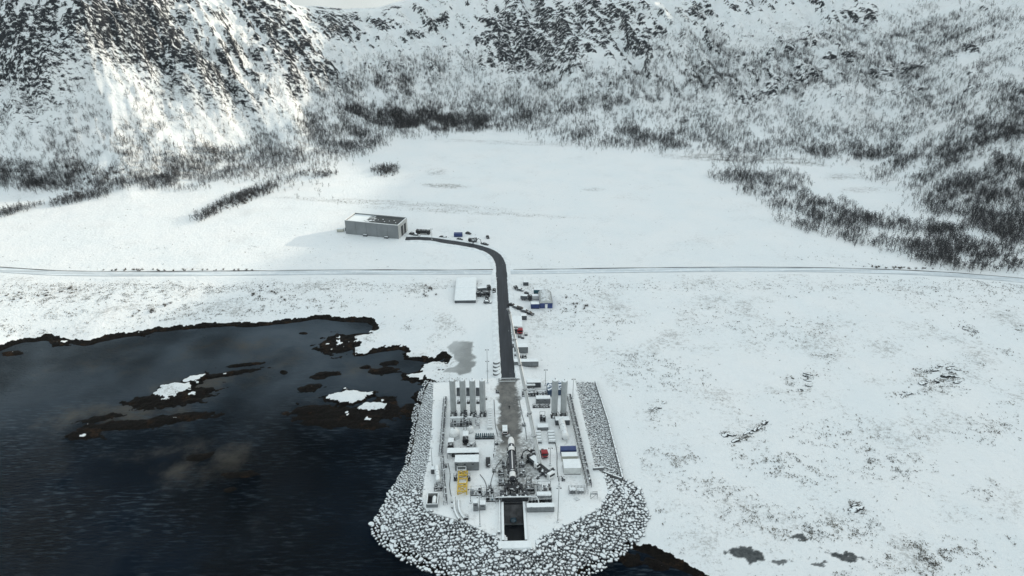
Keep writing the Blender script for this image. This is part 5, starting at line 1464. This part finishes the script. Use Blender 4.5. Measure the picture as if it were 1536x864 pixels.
MB().cyl(inv @ (p0 + Vector((.2, .4, -1.2))), inv @ (p0 + dv * .12), .26, n=10).build('luffing_cylinder', m_steel, t)

truck('red tractor unit parked behind the crane', pl(815.3, 682), PYAW + R(8), m_red, m_red, 5.2, 2.3, 3.0, name='tractor_unit', box=False)
excavator('black excavator with its arm reaching left behind the crane', pl(801.5, 684), PYAW, R(-75), m_black, .95)
van('white topped van parked against the crane', pl(804.2, 697), PYAW, m_white, 4.6, 1.9, 2.3)
van('white van with dark rear driving on the pad road', pl(757.3, 647.5), PYAW + math.pi, m_white, 5.2, 1.95, 2.5)
car('long black car parked left of the pad lane', pl(732, 695), PYAW, m_black, 5.0, 1.6, 1.45)
# person
def person(label, loc, rz, m):
    me = bpy.data.meshes.new('person'); bm = bmesh.new()
    J = [(0, 0, .95), (0, 0, 1.2), (0, 0, 1.45), (0, -.01, 1.56), (0, -.02, 1.72), (-.1, 0, .9), (-.12, -.03, .5), (-.13, .02, .08), (-.13, -.14, .03), (.1, 0, .9), (.12, .03, .5), (.13, .05, .08), (.13, -.10, .03),
         (-.2, 0, 1.42), (-.27, .03, 1.15), (-.27, -.08, .92), (.2, 0, 1.42), (.27, .03, 1.15), (.27, -.08, .92)]
    E = [(0, 1), (1, 2), (2, 3), (3, 4), (0, 5), (5, 6), (6, 7), (7, 8), (0, 9), (9, 10), (10, 11), (11, 12), (2, 13), (13, 14), (14, 15), (2, 16), (16, 17), (17, 18)]
    rad_ = [.15, .15, .16, .06, .11, .10, .075, .055, .045, .10, .075, .055, .045, .08, .06, .05, .08, .06, .05]
    vs = [bm.verts.new(p) for p in J]
    for a, b in E: bm.edges.new((vs[a], vs[b]))
    bm.to_mesh(me); bm.free()
    o = bpy.data.objects.new('person', me); COL.objects.link(o); me.materials.append(m)
    md = o.modifiers.new('skin', 'SKIN'); o.modifiers.new('sub', 'SUBSURF').levels = 1
    for i, d in enumerate(me.skin_vertices[0].data): d.radius = (rad_[i], rad_[i]); d.use_root = (i == 0)
    o.location = loc; o.rotation_euler = (0, 0, rz)
    return tag(o, label, 'person')
person('person in dark clothing standing on the grey pad lane', pl(764, 613.5), PYAW, m_black)
person('person in dark clothing standing on the snow left of the lane', pl(740.5, 686), PYAW + 1, m_black)

# ------------------------------------------------------------------ right side of the pad
container('blue container at the back of the three by the pipe rack', 841, 864.3, 684, 2.45, 2.7, m_blue, snow=0)
container('low beige container between the blue and the white one', 842.5, 866.3, 692, 2.45, 2.3, m_beige)
container('white ribbed container in front of the three by the pipe rack', 845.5, 871.5, 712, 4.9, 3.0, m_snowbox)
for k, (x, lab, g0) in enumerate(((804.5, 'left stack of pale gas cylinder bundles behind the red tractor', 0), (822.6, 'right stack of pale gas cylinder bundles beside the white tank', 1))):
    wv = (11.2 if k else 8.5) / ppm(665); t = thing('cylinder_bundle', lab, 'gas bundle', pl(x + wv * ppm(665) / 2, 666.5), PYAW)
    for i in range(4):
        b_ = MB().lathe([(.05, -wv / 2), (.5, -wv / 2 + .1), (.62, -wv / 2 + .35), (.62, wv / 2 - .35), (.5, wv / 2 - .1), (.05, wv / 2)], 14, (0, .8 + i * 1.75, 1.1), 'x').build('cylinder', m_pale, t, True)
        MB().box(0, .8 + i * 1.75, 0, wv * .8, .5, .7).build('cradle', m_dsteel, t)
    for sx in (-1, 1): MB().beam((sx * wv * .42, .1, .2), (sx * wv * .42, 6.8, .2), .2).build('base_rail', m_dsteel, t)
cabinet('flat grey unit left of the white horizontal tank', 806, 822.5, 646, 2.4, 1.6, m_grey, vents=False)
container('dark container with snowy roof behind the white horizontal tank', 833, 854.5, 638, 2.6, 2.4, m_dgrey)
skid('dark pump group in front of the two right tanks', 810, 818.5, 633.5, 3.2, 3.0, 81, mats=(m_black, m_dsteel))
container('left one of the two blue containers behind the right tanks', 821.5, 830.5, 595, 6.0, 2.9, m_bluesnow, end=True, snow=0, group='blue containers behind the right tanks')
container('right one of the two blue containers behind the right tanks', 835, 844.5, 593, 6.0, 2.9, m_bluesnow, end=True, snow=0, group='blue containers behind the right tanks')
container('dark grey container behind the white vessels at the pad entrance', 790.5, 811, 581.5, 2.5, 2.6, m_dgrey)
skid('long dark rack of coolers right of the pad entrance', 783, 821, 595, 2.2, 2.3, 82, mats=(m_dgrey, m_dsteel, m_steel))
cabinet('white roofed pump house left of the two right tanks', 804, 825.5, 606, 2.4, 2.6, m_grey, snow=.25)
skid('low pipework on the snow in front of the white roofed pump house', 799, 825, 612, 1.8, .9, 83)

# pipe racks along both sides
def pipe_rack(label, p0, p1, w, h, n, m, npipe=4, z=PADZ, name='pipe_rack'):
    a, b_ = np.array(pl(*p0, z)), np.array(pl(*p1, z)); ln = float(np.linalg.norm(b_ - a)); yaw = math.atan2(-(b_[0] - a[0]), b_[1] - a[1])
    t = thing(name, label, 'pipe rack', a, yaw)
    for k in range(n + 1):
        y = ln * k / n; f = MB()
        for sx in (-1, 1): f.beam((sx * w / 2, y, 0), (sx * w / 2, y, h), .16)
        f.beam((-w / 2, y, h * .55), (w / 2, y, h * .55), .14); f.beam((-w / 2, y, h), (w / 2, y, h), .14)
        f.build('trestle', m, t)
    for k in range(npipe):
        x = -w / 2 + w * (k + .5) / npipe
        MB().cyl((x, 0, h * .55 + .2), (x, ln, h * .55 + .2), (.10, .14, .09, .12)[k % 4], n=8).build('pipe', (m_steel, m_pale, m_dgrey, m_steel)[k % 4], t, True)
    for sx in (-1, 1): MB().beam((sx * w / 2, 0, h), (sx * w / 2, ln, h), .12).build('top_rail', m, t)
    MB().box(w * .22, ln / 2, h + .08, w * .3, ln, .1).build('cable_tray', m_dsteel, t)
    return t
pipe_rack('long pipe rack along the right edge of the pad', (883.5, 731), (853, 597), 1.7, 1.9, 26, m_dsteel, 4)
pipe_rack('long pipe rack along the left edge of the pad behind', (661.5, 684), (668, 600), 1.5, 1.6, 20, m_steel, 4)
pipe_rack('pipe rack along the left edge between grey tank and machine house', (668.5, 757), (663.5, 690), 1.3, 1.7, 12, m_steel, 3)
w_ = (882 - 853.5) / ppm(741)
t = thing('mesh_cage', 'grey mesh cage at the front end of the right pipe rack', 'cage', pl(867.7, 741.5), PYAW)
for i in range(7):
    for y in (0, 2.2): MB().beam((-w_ / 2 + w_ * i / 6, y, 0), (-w_ / 2 + w_ * i / 6, y, 2.0), .12).build('post', m_steel, t)
for z_ in (.5, 1.0, 1.5, 2.0):
    for y in (0, 2.2): MB().beam((-w_ / 2, y, z_), (w_ / 2, y, z_), .07).build('rail', m_steel, t)
MB().box(-w_ * .3, 1.1, 0, w_ * .3, 1.6, 1.4, bev=.05).build('machine', m_dgrey, t); MB().box(w_ * .12, 1.1, 0, w_ * .35, 1.5, 1.1, bev=.05).build('machine', m_grey, t)
frame_box('small steel gate frame right of the mesh cage', 886, 896, 748, 1.0, 2.2, m_steel, name='gate_frame', cat='gate', lev=1, bw=.12)
for k, (px_, py_, rz_k) in enumerate(((858, 747, .4), (862, 749, -.3))): pass
t = thing('timber_pallet', 'small dark pallet lying on the snow below the mesh cage', 'pallet', pl(865, 748.5), .5)
for i in range(5): MB().box(-.6 + i * .3, 0, .1, .22, 1.6, .06).build('board', m_dgrey, t)
for y in (-.7, 0, .7): MB().box(0, y, 0, 1.4, .12, .1).build('bearer', m_dsteel, t)

# masts
mast('light mast on the front left of the pad left of the trench', 720, 789, 12.5)
mast('light mast on the front right of the pad right of the trough', 836.5, 783, 14.5)
mast('light mast left of the three containers', 838.5, 729, 4.6, heads=2)
mast('light mast between the red tractor and the blue container', 825, 698, 8.0)
mast('light mast beside the right pipe rack near the tall tanks', 859, 597, 9.5)
mast('light mast left of the two blue containers', 818, 578, 8.0)
mast('light mast behind the four tall tanks by the road', 731.5, 574, 11.0)
mast('light mast in front of the grey machine house', 742, 676, 7.0, heads=1)
mast('short light mast in front of the yellow frame', 706, 754, 6.0, heads=1)

# gate across the pad entrance
gw = (774 - 748.5) / ppm(573)
t = thing('sliding_gate', 'pale sliding gate across the road at the pad entrance', 'gate', pl(761.2, 573), PYAW)
for q in (-.5, .5): MB().box(gw * q, 0, 0, .3, .3, 2.2).build('post', m_steel, t)
for z_ in (.35, 1.9): MB().beam((-gw / 2, 0, z_), (gw / 2, 0, z_), .2).build('rail', m_pale, t)
for i in range(15): MB().beam((-gw / 2 + gw * (i + .5) / 15, 0, .35), (-gw / 2 + gw * (i + .5) / 15, 0, 1.9), .09).build('bar', m_pale, t)
# concrete barrier wall on the right
def wall_line(label, pts, h, th, m, z=4.6, step=2.4, name='barrier_wall'):
    a = np.array((*pts[0], z)); t = thing(name, label, 'wall', a, 0)
    for p, q in zip(pts[:-1], pts[1:]):
        d = np.array(q) - np.array(p); ln = float(np.linalg.norm(d)); n = max(1, int(ln / step)); rz = math.atan2(d[1], d[0])
        for i in range(n):
            c = np.array(p) + d * (i + .5) / n; zz = max(ground_z(*c), 2.0) - .25
            MB().box(0, 0, 0, ln / n - .06, th, h, bev=.05).build('block', m, t).matrix_local = Matrix.Translation((c[0] - a[0], c[1] - a[1], zz - z)) @ Matrix.Rotation(rz, 4, 'Z')
    return t
wall_line('dark concrete barrier between boulder slope and snowy track on the right', [GP([q], 5.0)[0] for q in ((893, 573), (912, 632), (934, 716))], 1.5, .6, mat('damp_barrier_concrete', (.16, .165, .17), .85, var=.3, scale=.6, snow=.5))
wall_line('short dark barrier across the right boulder slope', [GP([q], 5.0)[0] for q in ((889, 708), (905, 707), (933, 717))], 1.5, .6, MATS['damp_barrier_concrete'])

# cables and hoses lying across the pad
for k, (pts, lab) in enumerate((((( 752, 690), (744, 700), (738, 716), (735, 730)), 'dark hose from the rocket to the left valve skids'), (((782, 700), (792, 690), (800, 676), (803, 664)), 'dark hose from the rocket to the cylinder bundles'), (((747, 655), (743, 640), (742, 620), (741, 600)), 'dark cable along the left edge of the pad lane'), (((785, 735), (795, 728), (806, 727), (822, 730)), 'dark hose behind the fuel valve skid'), (((720, 712), (728, 722), (731, 736), (727, 745)), 'dark cable from the machine house to the cabinets'), (((790, 660), (788, 640), (782, 618), (779, 600)), 'dark cable along the right edge of the pad lane'), (((832, 660), (836, 680), (835, 700), (838, 722)), 'dark cable left of the three containers'), (((672, 695), (676, 712), (674, 730), (677, 745)), 'dark hose left of the yellow frame'))):
    P3 = smooth_poly([np.array(pl(*q)) for q in pts], 3); o0 = P3[0].copy()
    mb = MB().tube([tuple(q - o0 + np.array((0, 0, .11))) for q in P3], .11, 5)
    o = mb.build('ground_cable', m_black); o.location = tuple(o0); tag(o, lab, 'cable')
# ------------------------------------------------------------------ along the road
RZ = 5.75
def rl_(px, py, z=5.5): return tuple(float(c) for c in G(px, py, z))
def zfix(t, dz=0.0):
    t.location.z = ground_z(t.location.x, t.location.y) + dz; return t
zfix(container('long grey box trailer right of the road above the pad', 771, 807.5, 549.5, 2.5, 2.7, m_grey, z=5.6, name='box_trailer', cat='trailer'))
zfix(container('grey container with snowy roof beside the road', 771.5, 791.8, 530, 3.6, 3.2, m_grey, z=5.5))
skid('dark low skid between the grey container and the long trailer', 771, 790, 538.5, 2.4, 1.6, 91, mats=(m_black, m_dsteel), z=5.5)
zfix(truck('white lorry with dark cab parked beside the road', rl_(772.3, 492), PYAW, m_black, m_white, 13.0, 2.6, 3.4))
zfix(truck('white lorry with red cab parked right of the other lorry', rl_(779.3, 492), PYAW, m_red, m_white, 13.5, 2.6, 3.4))
zfix(container('small grey container behind the red cabbed lorry', 780.5, 790, 480, 2.8, 2.4, m_dgrey, z=5.2))
for k, (x, y, lab, snw) in enumerate(((768.5, 459, 'nearest to the road', 0), (775, 462, 'second from the road', 1), (781.5, 464, 'third from the road', 0), (788, 467, 'fourth from the road', 1), (794.5, 470, 'farthest from the road', 0))):
    zfix(car('dark parked car %s in the slanted row of five' % lab, rl_(x, y), PYAW + R(62), (m_black, m_dgrey)[k % 2], 4.8, 1.9, 1.65, 'five dark cars parked in a slanted row', snow=bool(snw)))
# blue hall with ribbed roof
wh_ = (829 - 810) / ppm(461, 5.2)
t = zfix(thing('blue_hall', 'small hall with pale ribbed roof and dark blue walls', 'hall', rl_(819.3, 461.5, 5.2), PYAW)); dh = 13.0
MB().box(0, dh / 2, 0, wh_, dh, 3.2).build('wall', m_blue, t)
prof = [(-wh_ / 2 - .15, 3.1), (-wh_ * .4, 4.1), (-wh_ * .2, 4.7), (0, 4.9), (wh_ * .2, 4.7), (wh_ * .4, 4.1), (wh_ / 2 + .15, 3.1)]
m_tarp = mat('pale_grey_tarpaulin', (.46, .48, .475), .6, var=.12, scale=.5, snow=.35)
k = len(prof); MB().add([(x, -.1, z) for x, z in prof] + [(x, dh + .1, z) for x, z in prof], [tuple(range(k)), tuple(range(2 * k - 1, k - 1, -1))] + [(i, (i + 1) % k, (i + 1) % k + k, i + k) for i in range(k)]).build('roof', m_tarp, t)
for i in range(12):
    y = dh * (i + .5) / 12
    f = MB()
    for (x0, z0), (x1, z1) in zip(prof[:-1], prof[1:]): f.beam((x0, y, z0 + .03), (x1, y, z1 + .03), .14)
    f.build('roof_rib', m_steel, t)
MB().box(0, -.05, 0, 1.3, .08, 2.5).build('door', m_white, t)
zfix(container('dark blue container with snowy roof left of the blue hall', 796.5, 809, 462.5, 3.2, 2.8, m_blue, z=5.2, snow=.16))
zfix(container('teal container behind the blue hall', 801, 815, 440, 2.5, 2.6, m_teal, z=5.2, snow=0))
zfix(container('pale long container left of the blue hall roof', 794.5, 810, 449, 2.5, 2.4, m_snowbox, z=5.2))
zfix(truck('dark truck left of the pale long container', rl_(789.5, 448.5), PYAW + R(80), m_black, m_dgrey, 6.0, 2.3, 2.8))
zfix(car('dark car behind the truck near the blue hall', rl_(790.5, 441), PYAW + R(20), m_black, 4.4, 1.8, 1.6))
zfix(container('small grey container alone on the snow above the cars', 785, 792.5, 427.5, 2.4, 2.2, m_dgrey, z=5.2))
zfix(car('dark car standing on the snow near the crossroads', rl_(774, 432), PYAW + R(15), m_black, 4.2, 1.8, 1.5))
zfix(car('grey car standing beside the dark car near the crossroads', rl_(780.5, 434.5), PYAW + R(70), m_dgrey, 4.2, 1.8, 1.5))
# heaps of stored material along the right roadside
for k, (x, y, lab) in enumerate(((766.5, 478, 'farthest'), (767.5, 491, 'second farthest'), (768.5, 505, 'middle'), (769.3, 514, 'second nearest'), (770.5, 522, 'nearest'))):
    zz_ = ground_z(*rl_(x, y)[:2])
    skid('dark heap of stored parts on the right road verge, %s of five' % lab, x - 1.8, x + 1.8, y, 2.6, 1.0, 120 + k, name='stored_parts', cat='material', z=zz_)
for k, (x, y, lab) in enumerate(((779, 507, 'left'), (784, 508.5, 'middle'), (789, 504, 'right'))):
    zz_ = ground_z(*rl_(x, y)[:2])
    skid('%s dark pallet load below the red cabbed lorry' % lab, x - 2.2, x + 2.2, y, 1.6, 1.2, 140 + k, name='pallet_load', cat='material', z=zz_, mats=(m_black, m_dgrey))
# curved concrete segments left of the road
for k in range(4):
    y = 546.5 + k * 5.6
    t = zfix(thing('concrete_segment', '%s of four snow capped curved concrete segments left of the road' % ('farthest', 'second farthest', 'second nearest', 'nearest')[k], 'concrete segment', rl_(744.5, y), PYAW, 'curved concrete segments'))
    arc = [(-1.5 + 3.0 * i / 8, -1.1 * (1 - ((i - 4) / 4) ** 2)) for i in range(9)]
    v = []; 
    for (x, yy_) in arc: v += [(x, yy_, 0), (x, yy_ + .7, 0), (x, yy_ + .7, 1.0), (x, yy_, 1.0)]
    f = [(i * 4 + a, i * 4 + (a + 1) % 4, i * 4 + 4 + (a + 1) % 4, i * 4 + 4 + a) for i in range(8) for a in range(4)] + [(0, 1, 2, 3), (35, 34, 33, 32)]
    MB().add(v, f).build('segment', MATS['damp_barrier_concrete'], t)
    v2 = []
    for (x, yy_) in arc: v2 += [(x, yy_ + .03, 1.004), (x, yy_ + .67, 1.004), (x, yy_ + .55, 1.2), (x, yy_ + .15, 1.2)]
    MB().add(v2, f).build('snow_cap', m_snowcap, t, True)
mast_t = mast('light mast on the bank left of the road above the pad', 731, 556, 11.0, z=5.5)
# snow covered flat building
a_, b_, c_ = (np.array(rl_(*q, 6.0)) for q in ((682, 452), (713.5, 451.5), (684.5, 417.5)))
w_ = float(np.linalg.norm(b_ - a_)); d_ = float(np.linalg.norm(c_ - a_))
t = zfix(thing('flat_roofed_building', 'low flat roofed building wholly covered in snow left of the road', 'building', a_, math.atan2(b_[1] - a_[1], b_[0] - a_[0])))
for nm, bb in (('front_wall', (w_ / 2, .1, 0, w_, .2, 1.5)), ('back_wall', (w_ / 2, d_ - .1, 0, w_, .2, 1.5)), ('side_wall', (.1, d_ / 2, 0, .196, d_ - .41, 1.5)), ('side_wall', (w_ - .1, d_ / 2, 0, .196, d_ - .41, 1.5))): MB().box(*bb).build(nm, m_dgrey, t)
MB().box(w_ / 2, d_ / 2, 1.504, w_ + .3, d_ + .3, .2).build('roof', m_grey, t)
snow_slab(-.1, w_ + .1, -.1, d_ * .52, 1.705, .35, 3, .12).build('roof_snow', m_snowcap, t, True)
snow_slab(-.1, w_ + .1, d_ * .524, d_ + .1, 1.705, .48, 7, .12).build('roof_snow', m_snowcap, t, True)
zfix(truck('dark flatbed truck right of the snow covered flat roof', rl_(726, 434.5), PYAW + R(100), m_black, m_dgrey, 7.5, 2.4, 2.2, boxsnow=False))
zfix(truck('second dark truck right of the snow covered flat roof', rl_(725, 443), PYAW + R(80), m_black, m_black, 7.5, 2.4, 2.3, boxsnow=False))
zfix(car('dark car right of the second dark truck', rl_(730.5, 447), PYAW, m_black, 4.8, 1.9, 1.6))
zfix(car('dark car parked alone below the two dark trucks', rl_(731.5, 453.5), PYAW + R(85), m_dgrey, 4.5, 1.85, 1.5))
zfix(car('dark car standing on the left road verge near the trucks', rl_(741.3, 437), PYAW, m_black, 4.6, 1.85, 1.6))

# ------------------------------------------------------------------ hangar at the end of the road
h0, h1, h2 = (np.array(rl_(*q, 5.2)) for q in ((519, 350.5), (598, 358.5), (611.5, 351.5)))
hw = float(np.linalg.norm(h1 - h0)); hy = math.atan2(h1[1] - h0[1], h1[0] - h0[0])
hdp = 15.5; hh = 9.6
t = thing('hangar', 'long grey concrete hangar with dark roof at the end of the road', 'hangar', h0, hy)
m_panel = mat('grey_wall_panel', (.20, .215, .225), .75, var=.12, scale=.15, dirt=.2)
m_sunlit = mat('sunlit_end_panel', (.50, .51, .50), .75, var=.12, scale=.15)  # lighter copy of the wall panel: sunlight painted into the end wall
npn = 5
for i in range(npn):
    MB().box(hw * (i + .5) / npn, .15, 0, hw / npn - .14, .3, hh - .25).build('wall_panel', m_panel, t)
    MB().box(hw * (i + .5) / npn, hdp - .15, 0, hw / npn - .14, .3, hh - .25).build('wall_panel', m_panel, t)
for i in range(npn + 1): MB().box(min(max(hw * i / npn, .1), hw - .1), .32, 0, .2, .2, hh - .3).build('joint_post', m_dgrey, t)
for nm, x in (('end_wall', .15), ('end_wall', hw - .15)):
    MB().box(x, hdp / 2, 0, .3, hdp - .62, hh - .25).build(nm, m_sunlit if x > 5 else m_panel, t)
for q in (.42, .72):
    d = MB().box(hw + .06, hdp * q, .05, .14, hdp * .2, 6.8).build('door', m_black, t)
    MB().box(hw + .16, hdp * q + hdp * .075, 2.0, .06, .08, .8).build('handle', m_steel, d)
m_roof, nt, b = node_mat('hangar_roof_membrane')
tc = N(nt, 'ShaderNodeTexCoord'); sp = N(nt, 'ShaderNodeSeparateXYZ'); L(nt, tc.outputs['Object'], sp.inputs[0])
nz = N(nt, 'ShaderNodeTexNoise', Scale=.25, Detail=7.0, Roughness=.7); L(nt, tc.outputs['Object'], nz.inputs['Vector'])
vv = math_node(nt, 'ADD', math_node(nt, 'SUBTRACT', math_node(nt, 'MULTIPLY', sp.outputs['X'], 1 / hw), .36), math_node(nt, 'MULTIPLY', math_node(nt, 'SUBTRACT', nz.outputs['Fac'], .5), .9))
L(nt, mixc(nt, smooth_node(nt, vv, -.04, .10), SNOW, (.055, .06, .062)), b.inputs['Base Color']); b.inputs['Roughness'].default_value = .8
rf = MB().box(hw / 2, hdp / 2, hh - 1.3, hw - .62, hdp - .62, .3).build('roof', m_roof, t)
for i in range(7): MB().box(hw * (.48 + .07 * i), hdp * (.35 + .12 * (i % 3)), hh - .99, .8, .8, .4, bev=.04).build('roof_vent', m_dgrey, rf)
for nm, bb in (('parapet', (hw / 2, .15, hh - .246, hw + .1, .5, .3)), ('parapet', (hw / 2, hdp - .15, hh - .246, hw + .1, .5, .3)), ('parapet', (.1, hdp / 2, hh - .246, .5, hdp - .85, .297)), ('parapet', (hw - .1, hdp / 2, hh - .246, .5, hdp - .85, .297))): MB().box(*bb).build(nm, m_snowbox, t)
for q in (.38, .78): MB().box(hw * q, -.9, 0, 2.6, 1.4, 1.2, bev=.06).build('wall_unit', m_dgrey, t)
MB().box(-2.0, 6, 0, 2.0, 3.2, 2.4, bev=.06).build('lean_to', m_dgrey, t)
t.location.z = 5.2
def near(px, py): return tuple(float(c) for c in gpos(px, py, 3))
zfix(container('low pale container left of the hangar', 505.5, 515, 348, 2.4, 2.0, m_beige, z=5.2))
truck('long dark truck parked right of the hangar', near(635, 351), PYAW + R(82), m_black, m_black, 9.5, 2.5, 2.9, boxsnow=False)
car('dark car in front of the hangar end wall', near(619, 352), PYAW + R(60), m_black, 4.8, 1.9, 1.6)
car('dark car left of the long dark truck by the hangar', near(625, 354), PYAW + R(80), m_dgrey, 4.8, 1.9, 1.6)
zfix(mast('light mast at the bend by the hangar', 648, 359, 7.5, z=5.2))
car('dark car on the snow right of the bend light mast', near(663.5, 357), PYAW + R(70), m_black, 4.2, 1.8, 1.5)
car('pale car next to the dark car by the bend mast', near(668, 357.5), PYAW + R(80), m_tank, 4.2, 1.8, 1.5)
zfix(container('small blue container on the snow right of the hangar', 681, 693.5, 354.8, 2.5, 2.5, m_blue, z=5.2, snow=0))
car('dark car on the snow right of the small blue container', near(702.5, 351), PYAW + R(60), m_black, 4.0, 1.8, 1.5)
car('dark car below the small blue container', near(689.5, 360.5), PYAW + R(75), m_black, 4.2, 1.8, 1.5)
excavator('dark excavator by the road above the curve', near(712, 364.5), PYAW, R(60), m_dgrey, .95)
truck('dark truck next to the excavator above the curve', near(709, 363), PYAW + R(80), m_black, m_black, 5.5, 2.2, 2.4, boxsnow=False)
car('dark car at the outside of the road curve', near(727.5, 367.8), PYAW + R(70), m_black, 4.6, 1.9, 1.6)
car('dark car on the snow above the road curve', near(731.5, 357), PYAW + R(10), m_black, 4.0, 1.8, 1.5)
# ------------------------------------------------------------------ cold hazy air over the whole place
hm = bpy.data.materials.new('cold_haze'); hm.use_nodes = True
hn = hm.node_tree; hn.nodes.clear()
hv = hn.nodes.new('ShaderNodeVolumePrincipled'); ho = hn.nodes.new('ShaderNodeOutputMaterial')
hv.inputs['Color'].default_value = (.80, .90, .97, 1)
hv.inputs['Density'].default_value = .00002
hv.inputs['Anisotropy'].default_value = .2
hn.links.new(hv.outputs[0], ho.inputs['Volume'])
hz = MB().box(0, -100, -7, 9200, 5100, 380).build('haze', hm)
tag(hz, 'thin cold haze filling the air of the bay', kind='stuff')
